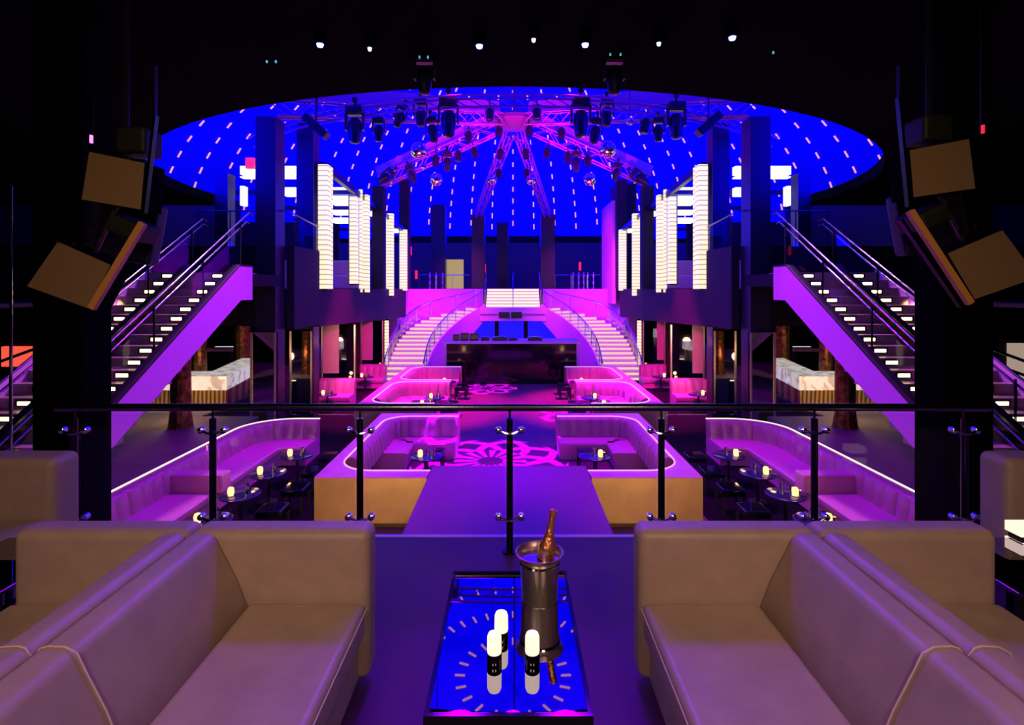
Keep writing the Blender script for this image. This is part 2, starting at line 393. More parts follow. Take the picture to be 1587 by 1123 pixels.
# ------------------------------------------------------------------ sweeps along a plan path
def arc_path(pts, rad, seg=8, step=None):
    out = [Vector((*pts[0], 0))]
    for i in range(1, len(pts)-1):
        p0, p1, p2 = [Vector((*q, 0)) for q in pts[i-1:i+2]]
        d0 = (p0-p1).normalized(); d1 = (p2-p1).normalized(); r = rad[i-1] if isinstance(rad, (list,tuple)) else rad
        ang = d0.angle(d1); L = r/math.tan(ang/2)
        a = p1 + d0*L; b = p1 + d1*L; c = p1 + (d0+d1).normalized()*(r/math.sin(ang/2))
        va = a-c; vb = b-c; tot = va.angle(vb); sg = 1 if va.cross(vb).z > 0 else -1
        for k in range(seg+1):
            out.append(c + Matrix.Rotation(sg*tot*k/seg, 3, 'Z') @ va)
    out.append(Vector((*pts[-1], 0)))
    return out
def resample(path, step):
    L = [0]
    for a, b in zip(path, path[1:]): L.append(L[-1] + (b-a).length)
    n = max(1, round(L[-1]/step)); out = []; j = 0
    for i in range(n+1):
        d = L[-1]*i/n
        while j < len(L)-2 and L[j+1] < d: j += 1
        t = (d-L[j])/max(1e-9, L[j+1]-L[j]); out.append(path[j].lerp(path[j+1], t))
    return out, L[-1]
def sweep(path, prof, sgn, step=0.06):
    """prof(s) gives a closed ring of (offset towards the seat side, z)"""
    pts, L = resample(path, step); m = MB(); n = len(pts); k = None
    for i, p in enumerate(pts):
        d = (pts[min(i+1,n-1)] - pts[max(i-1,0)]).normalized(); nrm = Vector((-d.y, d.x, 0))*sgn
        ring = prof(L*i/(n-1)); k = len(ring)
        for (o_, z) in ring: m.v.append(Vector((p.x + nrm.x*o_, p.y + nrm.y*o_, z)))
    for i in range(n-1):
        for j in range(k):
            a = i*k+j; b = i*k+(j+1)%k; m.f.append((a, b, b+k, a+k))
    m.f.append(tuple(range(k-1,-1,-1))); m.f.append(tuple((n-1)*k+j for j in range(k)))
    return m
def channel_prof(z0, z1, th=0.16, wch=0.26, bul=0.06):
    def f(s):
        g = abs(math.sin(PI*s/wch))**0.35*bul
        H = z1-z0
        return [(0.0, z0), (th+0.03+g, z0), (th+0.01+g, z0+H*0.45), (th-0.02+g, z0+H*0.85), (th-0.05+g*0.6, z1-0.015), (th-0.09, z1), (0.0, z1)]
    return f
def banquette(name, label, path, sgn, z_floor, zs, zt, seat_w, glow='glow', lead=None, group=None, seat_path=None, cat='banquette'):
    p0 = path[0]
    t = thing(name, label, cat, (p0.x, p0.y, z_floor), group=group)
    sweep(path, channel_prof(zs, zt), sgn, 0.03).build('backrest', 'tinted_leather', t, smooth=True)
    sp = seat_path or path
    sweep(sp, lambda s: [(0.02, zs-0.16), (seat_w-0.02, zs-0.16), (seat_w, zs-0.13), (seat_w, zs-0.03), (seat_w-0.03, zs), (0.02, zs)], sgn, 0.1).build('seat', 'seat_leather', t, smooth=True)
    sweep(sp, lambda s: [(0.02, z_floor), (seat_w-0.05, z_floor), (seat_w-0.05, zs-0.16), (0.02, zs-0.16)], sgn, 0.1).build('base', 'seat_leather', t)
    g = sweep(path, lambda s: [(-0.012, zt-0.01), (0.012, zt-0.01), (0.012, zt+0.015), (-0.012, zt+0.015)], sgn, 0.06).build('light_strip', glow, t)
    return t

# outer banquettes along the side floors
for s in (-1, 1):
    path = arc_path([(s*5.93, 4.3), (s*5.93, 12.65), (s*4.45, 12.65)], 1.0)
    t = banquette('banquette', 'long purple lit channel-back banquette wrapping the %s edge of the pit below the stairs' % SIDE[s], path, s*1.0, 0.0, 0.40, 0.80, 0.92, glow='glowwarm')
    MB().box(s*5.75, s*4.86, 9.16, 9.46, 0.38, 0.68).build('armrest', 'seat_leather', t, bevel=0.02)

# central sunken booths: ledge platforms
def ledge_platform(label, poly, gold_y, s, cat='platform'):
    xs = [p[0] for p in poly]; ys = [p[1] for p in poly]
    t = thing('booth_platform', label, cat, ((min(xs)+max(xs))/2, min(ys), 0))
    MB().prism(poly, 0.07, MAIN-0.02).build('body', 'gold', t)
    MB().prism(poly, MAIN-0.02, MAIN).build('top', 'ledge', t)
    MB().prism([((p[0]-t.location.x)*0.992+t.location.x, p[1]+0.02) for p in poly], 0, 0.07).build('kick_board', 'brass_dark', t)
    return t
def booth(s, xin_n, xin_f, xo, y0, y1, cavities):
    """C-shaped ledge: outer rectangle minus cavities open to the centre aisle"""
    poly = [(s*xin_n, y0)]; paths = []
    for (c0, c1, cxo) in cavities:
        xi = lambda y: xin_n + (xin_f-xin_n)*(y-y0)/(y1-y0)
        path = arc_path([(s*xi(c0), c0), (s*cxo, c0), (s*cxo, c1), (s*xi(c1), c1)], [0.6, 0.55], 7)
        paths.append(path); poly += [(p.x, p.y) for p in path]
    poly += [(s*xin_f, y1), (s*xo, y1), (s*xo, y0)]
    if s < 0: poly = poly[::-1]
    return poly, paths
BO = {}
for s in (-1, 1):
    xin_n, xin_f, xo, cxo = (1.37, 1.27, 3.16, 2.94) if s < 0 else (1.25, 1.02, 3.02, 2.82)
    poly, paths = booth(s, xin_n, xin_f, xo, 8.72, 13.2, [(9.04, 12.88, cxo)])
    ledge_platform('raised pale ledge with gold front around the near %s booth' % SIDE[s], poly, 8.72, s)
    p = paths[0]
    # backrest follows the far and outer sides; the seat is an L
    bp = arc_path([(s*cxo, 9.75), (s*cxo, 12.88), (s*(xin_f+0.01), 12.88)], 0.55)
    sp = arc_path([(s*cxo, 11.4), (s*cxo, 12.88), (s*(xin_f+0.01), 12.88)], 0.55)
    t = banquette('banquette', 'curved channel-back banquette sunk in the near %s booth' % SIDE[s], bp, s*1.0, 0.0, 0.38, MAIN, 0.74, seat_path=sp)
    sweep(p, lambda q: [(-0.012, MAIN), (0.012, MAIN), (0.012, MAIN+0.012), (-0.012, MAIN+0.012)], s, 0.06).build('ledge_light_strip', 'glow', t)
    poly, paths = booth(s, 2.05, 1.98, 4.05 if s < 0 else 3.95, 14.0, 21.3, [(14.35, 17.7, 3.8 if s < 0 else 3.7), (18.05, 21.0, 3.8 if s < 0 else 3.7)])
    ledge_platform('raised pink lit ledge around the two far %s booths' % SIDE[s], poly, 14.0, s)
    cx = 3.8 if s < 0 else 3.7
    for (c0, c1, wh), pp in zip(((14.35, 17.7, 'middle'), (18.05, 21.0, 'farthest')), paths):
        bp = arc_path([(s*cx, c0+0.65), (s*cx, c1), (s*2.03, c1)], 0.55)
        sp = arc_path([(s*cx, c0+1.6), (s*cx, c1), (s*2.03, c1)], 0.55)
        t = banquette('banquette', 'hot pink lit channel-back banquette sunk in the %s %s booth beside the dance floor' % (wh, SIDE[s]), bp, s*1.0, 0.0, 0.38, MAIN, 0.7, seat_path=sp)
        sweep(pp, lambda q: [(-0.015, MAIN), (0.015, MAIN), (0.015, MAIN+0.012), (-0.015, MAIN+0.012)], s, 0.06).build('ledge_light_strip', 'glow', t)
# catwalk between the mezzanine and the dance floor
t = thing('catwalk', 'wide dark violet catwalk stage running from the mezzanine to the dance floor', 'stage', (0, 4.1, 0))
MB().prism([(-1.35, 4.1), (1.225, 4.1), (1.225, 9.27), (-1.35, 9.27)], 0.0, MAIN-0.02).build('body', 'black', t)
MB().prism([(-1.35, 4.1), (1.225, 4.1), (1.225, 9.27), (-1.35, 9.27)], MAIN-0.02, MAIN+0.005).build('top', 'catwalk', t)

# projected flower patterns (gobo spots)
def gobo(name, loc, tgt, power, col, ang, petals, twist):
    o = spot(name, loc, tgt, power, col, ang, 0.05, 0.01); l = o.data; l.use_nodes = True; nt = l.node_tree
    em = nt.nodes['Emission']; tc = nt.nodes.new('ShaderNodeTexCoord'); sp = nt.nodes.new('ShaderNodeSeparateXYZ')
    def mt(op, a, b=None, c=None):
        n = nt.nodes.new('ShaderNodeMath'); n.operation = op
        for i, q in enumerate((a, b, c)):
            if q is None: continue
            if isinstance(q, (int, float)): n.inputs[i].default_value = q
            else: nt.links.new(q, n.inputs[i])
        return n.outputs[0]
    nt.links.new(tc.outputs['Normal'], sp.inputs[0])
    z = mt('ABSOLUTE', sp.outputs['Z']); u = mt('DIVIDE', sp.outputs['X'], z); v = mt('DIVIDE', sp.outputs['Y'], z)
    k = 1/math.tan(math.radians(ang/2)); u = mt('MULTIPLY', u, k); v = mt('MULTIPLY', v, k)
    r = mt('SQRT', mt('ADD', mt('MULTIPLY', u, u), mt('MULTIPLY', v, v))); th = mt('ARCTAN2', v, u)
    ac = mt('MULTIPLY', mt('ARCCOSINE', mt('MINIMUM', r, 1.0)), petals)
    a = mt('SINE', mt('ADD', mt('MULTIPLY', th, petals), ac))
    b = mt('SINE', mt('SUBTRACT', mt('MULTIPLY', th, petals), ac))
    h = mt('GREATER_THAN', mt('MAXIMUM', a, b), 0.55)
    ringm = mt('GREATER_THAN', mt('SINE', mt('MULTIPLY', r, 21.0)), -0.1)
    core = mt('GREATER_THAN', r, 0.16); inner = mt('LESS_THAN', r, 0.45)
    rays = mt('GREATER_THAN', mt('SINE', mt('MULTIPLY', th, petals*2.0)), -0.2)
    pat = mt('ADD', mt('MULTIPLY', inner, rays), mt('MULTIPLY', mt('SUBTRACT', 1.0, inner), h))
    pat = mt('MULTIPLY', pat, mt('MULTIPLY', core, mt('LESS_THAN', r, 0.97)))
    nt.links.new(pat, em.inputs['Color'])
    return o
gobo('gobo_near', (-0.2, 14.5, 9.0), (-0.5, 12.1, 0), 42000, (0.55, 0.0, 1.6), 21.5, 8, 8)
gobo('gobo_far', (-0.5, 19.0, 9.0), (-1.0, 20.9, 0), 22000, (0.75, 0.0, 1.0), 15, 7, 9)
gobo('gobo_right', (1.0, 18.5, 9.0), (2.3, 16.6, 0.2), 22000, (0.8, 0.0, 1.0), 20, 8, 9)

# ------------------------------------------------------------------ mezzanine balustrade
rail = thing('glass_balustrade', 'dark steel and glass balustrade across the mezzanine edge', 'railing', (0, 3.75, MEZZ))
RY = 3.75; zt = Z(631, RY)
MB().tube([(-3.12, RY, zt), (3.26, RY, zt)], 0.026, 14).build('handrail', 'handrail', rail, smooth=True)
pxs = [115, 330, 558, 790, 1025, 1262, 1495]
for i, px in enumerate(pxs):
    x = X(px, RY); zb = MEZZ
    MB().tube([(x, RY, zb), (x, RY, zt-0.075)], 0.023, 12).tube([(x, RY, zt-0.075), (x, RY, zt-0.02)], 0.008, 8).lathe([(0.05,0),(0.05,0.012)], (x, RY, zb), 16).build('post', 'darkmetal', rail, smooth=True)
    for zz in (Z(669, RY), Z(803, RY)):
        m = MB().tube([(x-0.075, RY-0.01, zz+0.012), (x-0.02, RY-0.03, zz-0.005), (x+0.02, RY-0.03, zz-0.005), (x+0.075, RY-0.01, zz+0.012)], 0.009, 8)
        m.lathe([(0.026,-0.006),(0.026,0.006)], (x, RY, zz), 12)
        for q in (-1, 1):
            m.lathe([(0.012,-0.028),(0.022,-0.02),(0.022,0.02),(0.012,0.028)], (x+q*0.078, RY, zz+0.012), 12, Matrix.Rotation(PI/2, 3, 'X'))
        m.build('glass_clamp', 'chrome', rail, smooth=True)
    if i < 6:
        x1 = X(pxs[i+1], RY)
        MB().box(x+0.04, x1-0.04, RY-0.006, RY+0.006, MEZZ+0.08, Z(642, RY)).build('glass_panel', 'glass', rail)
for px, top in ((115, 1), (1495, 1)):
    pass

# ------------------------------------------------------------------ leather sofas on the mezzanine
def sofa(label, seat_dir, xc, y_end, y_near, front, crease, seam, name='sofa'):
    """long sofa whose back runs along y; seat_dir +1 when the seat faces +x"""
    d = seat_dir
    t = thing(name, label, 'sofa', (seam, (y_end+y_near)/2, MEZZ))
    B = MEZZ; zs = B+0.405; ztop = B+0.715
    # backrest profile in x,z
    def prof(o_):
        tl = crease - seam            # signed width crease->seam
        pts = [(seam, B+0.04), (seam, ztop-0.03), (seam+tl*0.06, ztop-0.006), (seam+tl*0.14, ztop), (seam+tl*0.34, ztop-0.002), (seam+tl*0.47, ztop-0.02), (seam+tl*0.56, ztop-0.07), (seam+tl*0.80, B+0.52), (crease, zs-0.02), (crease, B+0.04)]
        return pts
    ysplit = 1.66
    pr = prof(0)
    MB().prism_y(pr, y_near, y_end-0.15).build('backrest', 'leather', t, bevel=0.018, seg=3)
    pp = [(p[0], ysplit, p[1]) for p in pr[1:-1]]
    off = [(p[0] + d*0.004, p[1], p[2] + 0.003) for p in pp]
    MB().tube(off, 0.0028, 6).build('piping', 'piping', t, smooth=True)
    # seat cushion, base, end arm
    MB().box(front, crease+ (0.002*d), y_near, y_end-0.155, zs-0.15, zs).build('seat_cushion', 'leather', t, bevel=0.03, seg=4)
    MB().tube([(front+0.004*d*1, y_near, zs-0.028), (front+0.004*d, y_end-0.16, zs-0.028)], 0.003, 6).build('piping', 'piping', t, smooth=True)
    MB().box(front-0.035*d, seam+0.02*d, y_near, y_end-0.02, B+0.05, zs-0.155).build('base', 'leather', t, bevel=0.01)
    MB().box(front+0.012*d, seam, y_end-0.15, y_end, B+0.04, ztop).build('armrest', 'leather', t, bevel=0.045, seg=5)
    m = MB()
    for yy in (y_near+0.1, y_end-0.12):
        for xx in (front-0.08*d, seam+0.08*d): m.box(xx-0.025, xx+0.025, yy-0.025, yy+0.025, B, B+0.055)
    m.build('foot', 'black', t)
    return t
sofa('large beige leather sofa in the left foreground facing the black glass table', 1, 0, 2.6, -0.6, -0.655, -1.18, -1.45)
sofa('large beige leather sofa in the right foreground facing the black glass table', -1, 0, 2.6, -0.6, 0.575, 1.10, 1.37)
sofa('brown lit leather sofa backing onto the left foreground sofa', -1, 0, 2.6, -0.6, -2.235, -1.72, -1.455)
sofa('brown lit leather sofa backing onto the right foreground sofa', 1, 0, 2.6, -0.6, 2.165, 1.64, 1.375)
for s in (-1, 1):
    t = thing('armchair', 'olive brown leather armchair at the %s edge behind the foreground sofas' % SIDE[s], 'armchair', (s*3.3, 3.2, MEZZ))
    x0, x1 = (X(82, 3.35), X(82, 3.35)-0.85) if s < 0 else (X(1562, 3.35), X(1562, 3.35)+0.85)
    MB().box(x0, x1, 3.35, 3.58, MEZZ+0.05, Z(708, 3.4)).build('backrest', 'leather', t, bevel=0.05, seg=5)
    MB().box(x0, x1, 2.55, 3.35, MEZZ+0.22, MEZZ+0.40).build('seat_cushion', 'leather', t, bevel=0.04, seg=4)
    MB().box(x0+s*0.03, x1-s*0.03, 2.6, 3.5, MEZZ+0.03, MEZZ+0.22).build('base', 'leather', t, bevel=0.01)
    m = MB()
    for xx in (x0+s*0.1, x1-s*0.1):
        for yy in (2.68, 3.42): m.box(xx-.03, xx+.03, yy-.03, yy+.03, MEZZ, MEZZ+.04)
    m.build('foot', 'black', t)
def candle_thing(label, loc, r=0.0275, h=0.105, group=None):
    t = thing('candle_holder', label, 'candle', loc, group=group)
    MB().lathe([(r*0.98,0),(r,0.004),(r,h*0.33),(r*0.98,h*0.34)], (0,0,0), 18).build('cup', 'blackgloss', t, smooth=True, local=True)
    MB().lathe([(r*0.94,h*0.34),(r*0.97,h*0.4),(r*0.95,h*0.9),(r*0.8,h),(r*0.3,h)], (0,0,0), 18).build('shade', 'candle', t, smooth=True, local=True)
    return t
# side tables with candles at both edges
for s in (-1, 1):
    xx = -2.52 if s < 0 else 2.50
    t = thing('side_table', 'small black glass side table between the sofas at the %s edge' % SIDE[s], 'table', (xx, 2.7, MEZZ))
    MB().box(xx-0.24, xx+0.22, 2.45, 3.0, MEZZ+0.42, MEZZ+0.44).build('tabletop', 'tableglass', t, bevel=0.004)
    for (ax, ay) in ((-0.22, 2.47), (0.20, 2.47), (-0.22, 2.98), (0.20, 2.98)):
        MB().box(xx+ax-0.012, xx+ax+0.012, ay-0.012, ay+0.012, MEZZ, MEZZ+0.42).build('leg', 'black', t)
    candle_thing('round white candle glowing on the %s side table' % SIDE[s], (xx+0.16*(1 if s < 0 else 0.4), 2.85 if s < 0 else 2.6, MEZZ+0.441), 0.03, 0.09)

# ------------------------------------------------------------------ coffee table and what stands on it
ct = thing('coffee_table', 'long low black mirror-glass table between the two foreground sofas', 'table', (-0.02, 2.22, MEZZ))
ZT = MEZZ+0.42
MB().box(-0.275, 0.245, 1.785, 2.665, ZT-0.012, ZT).build('tabletop', 'tableglass', ct, bevel=0.002, seg=2)
m = MB()
m.box(-0.29, 0.26, 1.77, 1.785, ZT-0.035, ZT+0.001).box(-0.29, 0.26, 2.665, 2.68, ZT-0.035, ZT+0.001)
m.box(-0.29, -0.275, 1.785, 2.665, ZT-0.035, ZT+0.001).box(0.245, 0.26, 1.785, 2.665, ZT-0.035, ZT+0.001)
m.build('frame', 'blackgloss', ct)
MB().box(-0.27, 0.24, 1.79, 2.66, MEZZ+0.12, MEZZ+0.135).build('lower_shelf', 'tableglass', ct)
for (ax, ay) in ((-0.275, 1.785), (0.245, 1.785), (-0.275, 2.665), (0.245, 2.665)):
    MB().box(ax-0.015, ax+0.015, ay-0.015, ay+0.015, MEZZ, ZT-0.03).build('leg', 'blackgloss', ct)
bx_, by_ = 0.118, 2.44
bk = thing('ice_bucket', 'brushed steel ice bucket on the far end of the glass table', 'ice bucket', (bx_, by_, ZT))
MB().lathe([(0.0,0.0),(0.076,0.0),(0.08,0.006),(0.087,0.17),(0.09,0.176),(0.09,0.186),(0.094,0.196),(0.105,0.208),(0.107,0.211),(0.104,0.212),(0.091,0.2),(0.085,0.18),(0.076,0.02),(0.0,0.02)], (0,0,0), 40).build('body', 'steel', bk, smooth=True, local=True)
MB().lathe([(0.0885,0.165),(0.0925,0.168),(0.0925,0.176),(0.0885,0.18)], (0,0,0), 40).build('band', 'chrome', bk, smooth=True, local=True)
m = MB()
for i in range(26):
    a = random.uniform(0, 2*PI); r = 0.066*math.sqrt(random.random()); q = 0.024
    if abs(a-0) < 0.8 and r < 0.04: continue
    m.obox((r*math.cos(a), r*math.sin(a), 0.158+random.uniform(-0.006,0.01)), (q,q,q), Matrix.Rotation(random.uniform(0,3),3,'X') @ Matrix.Rotation(random.uniform(0,3),3,'Z'))
o = m.build('ice_cubes', 'ice'); o.location = (bx_+o.location.x, by_+o.location.y, ZT+o.location.z)
tag(o, 'heap of ice cubes inside the steel bucket', 'ice', kind='stuff')
bt = thing('champagne_bottle', 'foil-necked champagne bottle leaning in the ice bucket', 'bottle', (bx_+0.002, by_+0.005, ZT+0.03))
bt.rotation_euler = (math.radians(-3), math.radians(10), 0)
MB().lathe([(0.0,0.0),(0.036,0.0),(0.04,0.006),(0.04,0.17),(0.037,0.2),(0.026,0.235),(0.018,0.262)], (0,0,0), 24).build('body', 'bottle', bt, smooth=True, local=True)
MB().lathe([(0.0375,0.2),(0.0265,0.236),(0.0185,0.263),(0.0155,0.30),(0.0148,0.33),(0.0175,0.335),(0.018,0.35),(0.016,0.362),(0.008,0.366)], (0,0,0), 20).build('foil', 'foil', bt, smooth=True, local=True)
MB().lathe([(0.0405,0.15),(0.0405,0.172),(0.0378,0.198)], (0,0,0), 24).build('label', 'label', bt, smooth=True, local=True)
candle_thing('white glowing candle at the near left of the three on the glass table', (-0.069, 2.03, ZT))
candle_thing('white glowing candle at the right of the three on the glass table', (0.0715, 2.03, ZT))
candle_thing('white glowing candle at the back of the three, nearest the ice bucket', (-0.046, 2.16, ZT))

# ------------------------------------------------------------------ structural columns
def column(name, x0, x1, y0, y1, z0, z1, mt='column'):
    return struct(MB().box(x0, x1, y0, y1, z0, z1).build(name, mt))
for s in (-1, 1):
    column('column', s*3.72, s*4.16, 4.75, 5.08, 0, 6.3, 'ceiling')
    column('column', s*5.72, s*6.2, 13.2, 13.75, 0, Z(180, 13.2))
    column('column', s*5.72, s*6.2, 15.7, 16.2, 0, Z(190, 15.7))
    column('column', s*7.75, s*8.1, 14.9, 15.3, 3.9, Z(268, 14.9))
    column('column', s*5.35, s*5.85, 28.2, 28.7, 3.8, Z(278, 28.2), 'wallp')
for (pa, pb, top, Y) in ((668, 690, 317, 36), (731, 751, 333, 32.6), (770, 788, 345, 38), (838, 860, 333, 32.6)):
    column('column', X(pa, Y), X(pb, Y), Y, Y+0.8, 3.8, Z(top, Y))

# ------------------------------------------------------------------ side staircases
def side_stair(s):
    t = thing('staircase', 'purple lit staircase with lit risers climbing on the %s side' % SIDE[s], 'staircase', (s*6.6, 8.8, MAIN))
    rise, run, n = 0.165, 0.283, 20; ztop = 4.14; ytop = 11.62
    m = MB()
    for i in range(n):
        z1 = ztop - i*rise; ya = ytop - i*run
        if z1 < MAIN+0.05: break
        m.box(s*5.66, s*7.75, ya-0.02, ya+run+(0.2 if i == 0 else 0.02), z1-rise-0.1, z1)
    nst = i
    m.build('steps', 'step', t)
    # outer stringer with its flat landing end
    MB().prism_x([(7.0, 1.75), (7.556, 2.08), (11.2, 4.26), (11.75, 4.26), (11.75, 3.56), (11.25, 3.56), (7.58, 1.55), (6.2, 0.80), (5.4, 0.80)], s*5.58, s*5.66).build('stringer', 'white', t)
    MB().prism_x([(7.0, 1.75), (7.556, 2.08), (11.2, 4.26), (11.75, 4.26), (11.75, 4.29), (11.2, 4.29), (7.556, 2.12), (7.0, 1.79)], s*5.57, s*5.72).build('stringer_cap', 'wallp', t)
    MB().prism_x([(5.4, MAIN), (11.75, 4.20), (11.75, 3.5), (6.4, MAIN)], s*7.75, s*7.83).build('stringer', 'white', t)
    # centre divider kerb with lit top
    MB().prism_x([(5.6, 0.95), (11.4, 4.30), (11.4, 4.05), (5.9, 0.85)], s*6.70, s*6.82).build('divider', 'darkmetal', t)
    MB().box(s*5.6, s*8.0, 11.82, 13.2, 3.85, 4.12).build('landing', 'black', t)
    lt = None
    for i in range(1, 15):
        z1 = ztop - (i-1)*rise; ya = ytop - (i-1)*run - 0.02
        for xx in (6.24, 7.30):
            cx, cz = s*xx, z1 - rise*0.45
            fr = MB().box(cx-0.13, cx+0.13, ya-0.018, ya, cz-0.05, cz+0.05).build('step_light', 'black', t)
            MB().box(cx-0.095, cx+0.095, ya-0.024, ya-0.017, cz-0.028, cz+0.028).build('lens', 'steplight', fr)
    # handrails on glass
    sl = rise/run
    def zr(y, h): return ztop + (y-ytop)*sl + h
    for (xx, h, y0, y1) in ((5.74, 1.12, 5.9, 11.95), (5.78, 0.94, 5.9, 11.9), (6.76, 0.98, 5.9, 11.95), (6.80, 0.82, 5.9, 12.05)):
        MB().tube([(s*xx, y0, zr(y0, h)), (s*xx, y1, zr(y1, h)), (s*xx, y1+0.12, zr(y1, h)-0.03)], 0.019, 10).build('handrail', 'handrail', t, smooth=True)
    for xx in (5.72, 6.76):
        MB().add([(s*xx,6.0,zr(6.0,.05)),(s*xx,11.5,zr(11.5,.05)),(s*xx,11.5,zr(11.5,.9)),(s*xx,6.0,zr(6.0,.9)),
                  (s*(xx+.012),6.0,zr(6.0,.05)),(s*(xx+.012),11.5,zr(11.5,.05)),(s*(xx+.012),11.5,zr(11.5,.9)),(s*(xx+.012),6.0,zr(6.0,.9))],
                 [(0,1,2,3),(7,6,5,4),(0,4,5,1),(1,5,6,2),(2,6,7,3),(3,7,4,0)]).build('glass_panel', 'glass', t)
    for yy in (7.4, 8.8, 10.2, 11.6):
        for xx, h in ((5.76, 1.0), (6.78, 0.9)):
            MB().tube([(s*xx, yy, zr(yy, 0.0)), (s*xx, yy, zr(yy, h))], 0.016, 8).build('post', 'darkmetal', t, smooth=True)
    return t
for s in (-1, 1): side_stair(s)
spot('stair_violet', (-6.0, 13.0, 8.0), (-6.6, 9.5, 3.2), 2200, (0.8, 0.3, 0.55), 50, 0.9)
spot('stair_violet', (6.0, 13.0, 8.0), (6.6, 9.5, 3.2), 2200, (0.8, 0.3, 0.55), 50, 0.9)

# ------------------------------------------------------------------ galleries with glowing glass columns
FX = 5.5
for s in (-1, 1):
    t = thing('gallery', 'dark %s gallery with a purple black parapet carried over the booths' % SIDE[s], 'balcony', (s*7, 13.8, 2.6))
    def YX(px): return FX*F/(795-px)
    # near bay parapet and far bay fascia
    MB().box(s*FX, s*5.7, 13.8, 15.6, Z(513, 13.2), Z(381, 13.8)).build('parapet', 'wallp', t)
    MB().add([(s*FX,15.6,2.72),(s*FX,28.2,Z(491,28.2)),(s*FX,28.2,3.78),(s*FX,15.6,3.78),(s*(FX+.2),15.6,2.72),(s*(FX+.2),28.2,Z(491,28.2)),(s*(FX+.2),28.2,3.78),(s*(FX+.2),15.6,3.78)],
             [(0,1,2,3),(7,6,5,4),(0,4,5,1),(1,5,6,2),(2,6,7,3),(3,7,4,0)]).build('fascia', 'wallp', t)
    MB().box(s*5.7, s*12.9, 13.76, 28.2, 3.55, 3.8).build('deck', 'black', t)
    MB().box(s*6.2, s*12.9, 13.2, 13.75, 2.9, Z(381, 13.2)).build('parapet', 'black', t)
    # roof beam over the glass box
    MB().add([(s*FX,16.0,7.50),(s*FX,28.2,6.85),(s*FX,28.2,6.65),(s*FX,16.0,7.30),(s*(FX+.15),16.0,7.50),(s*(FX+.15),28.2,6.85),(s*(FX+.15),28.2,6.65),(s*(FX+.15),16.0,7.30)],
             [(0,1,2,3),(7,6,5,4),(0,4,5,1),(1,5,6,2),(2,6,7,3),(3,7,4,0)]).build('roof_beam', 'rig', t)
    for k in range(4):
        yy = 19.2+k*2.9; MB().box(s*(FX+.15), s*10, yy, yy+.12, 7.1-k*.12, 7.25-k*.12).build('roof_beam', 'rig', t)
    # glowing columns
    cols = [(495, 509, 254, 449), (510.5, 514.5, 258, 449), (543, 553, 303, 441), (557, 561, 292, 454), (562, 571, 301, 454), (588, 597, 334, 447), (599, 609, 330, 459), (620, 630, 355, 451)]
    names = ['nearest, wide', 'nearest, thin', 'second, set back', 'third, very thin', 'third, wide', 'fourth, set back', 'fifth', 'last, beside the stairs']
    for (pa, pb, ta, tb), nm in zip(cols, names):
        Y = YX((pa+pb)/2); wd = (pb-pa)*Y/F
        xin = s*(FX-0.13) if pb-pa > 5 else s*(FX-0.05)
        ext = 0.10 if (pb-pa) > 5 else 0.04
        lx = s*abs((pa-795)*Y/F); rx = s*abs((pb-795)*Y/F)
        c = thing('light_column', 'tall glowing glass-block column on the %s gallery front, %s' % (SIDE[s], nm), 'light column', (lx, Y, Z(tb, Y)))
        MB().box(lx, rx, Y-ext, Y+ext*2.2, Z(tb, Y)+.03, Z(ta, Y)-.03).build('glass_blocks', 'led', c)
        MB().box(lx-.02, rx+.02, Y-ext-.02, Y+ext*2.2+.02, Z(ta, Y)-.03, Z(ta, Y)).build('cap', 'darkmetal', c)
        MB().box(lx-.02, rx+.02, Y-ext-.02, Y+ext*2.2+.02, Z(tb, Y), Z(tb, Y)+.03).build('base', 'darkmetal', c)
        if wd > .15:
            MB().box(lx-s*(-.015), lx-s*(-.035), Y-ext-.02, Y+ext*2.2+.02, Z(tb, Y), Z(ta, Y)).build('edge_strip', 'darkmetal', c)
    # light boxes inside the glass room
    k = 0
    for (pa, pb, ta, tb, Y) in ((516, 545, 290, 297, 20), (516, 545, 303, 317, 20), (516, 545, 325, 332, 20), (516, 545, 337, 345, 20), (572, 590, 327, 334, 24.5), (609, 622, 354, 360, 27.6)):
        k += 1
        if s > 0: pa, pb = 1590-pb, 1590-pa
        xa, xb = X(pa, Y), X(pb, Y)
        m = MB().box(xa-s*0, xb, Y, Y+.3, Z(tb, Y), Z(ta, Y))
        tag(m.build('light_box', 'lampwhite'), 'glowing white ceiling light box, number %s down inside the %s glass gallery' % (['one','two','three','four','five','six'][k-1], SIDE[s]) if False else
            ['topmost slim', 'wide upper', 'third from the top', 'lowest of four', 'farther back', 'farthest'][k-1] + ' white light box under the %s gallery roof' % SIDE[s], 'light box')
    k = 0
    for (pa, pb, ta, tb, Y) in ((372, 458, 257, 270, 17.2), (372, 458, 273, 275, 17.2), (372, 378, 288, 318, 17.0), (440, 458, 290, 303, 17.0)):
        if s > 0: pa, pb = 1598-pb, 1598-pa
        k += 1
        tag(MB().box(X(pa, Y), X(pb, Y), Y, Y+.25, Z(tb, Y), Z(ta, Y)).build('light_box', 'lampwhite'),
            ['broad white light box spanning behind the %s columns', 'thin white light line under the broad light box on the %s', 'upright white light box at the outer end of the %s gallery', 'small white light box between the two %s columns'][k-1] % SIDE[s], 'light box')
    # red exit light at the outer end
    if s < 0: tag(MB().box(X(384, 17), X(397, 17), 16.85, 17.0, Z(262, 17), Z(246, 17)).build('exit_sign', 'redlamp'), 'small red and white lit sign above the left gallery light box', 'sign')
    # gallery sofas glimpsed inside, glass guard
    t2 = thing('banquette', 'purple lit banquette inside the %s glass gallery' % SIDE[s], 'banquette', (s*7, 21, 3.8))
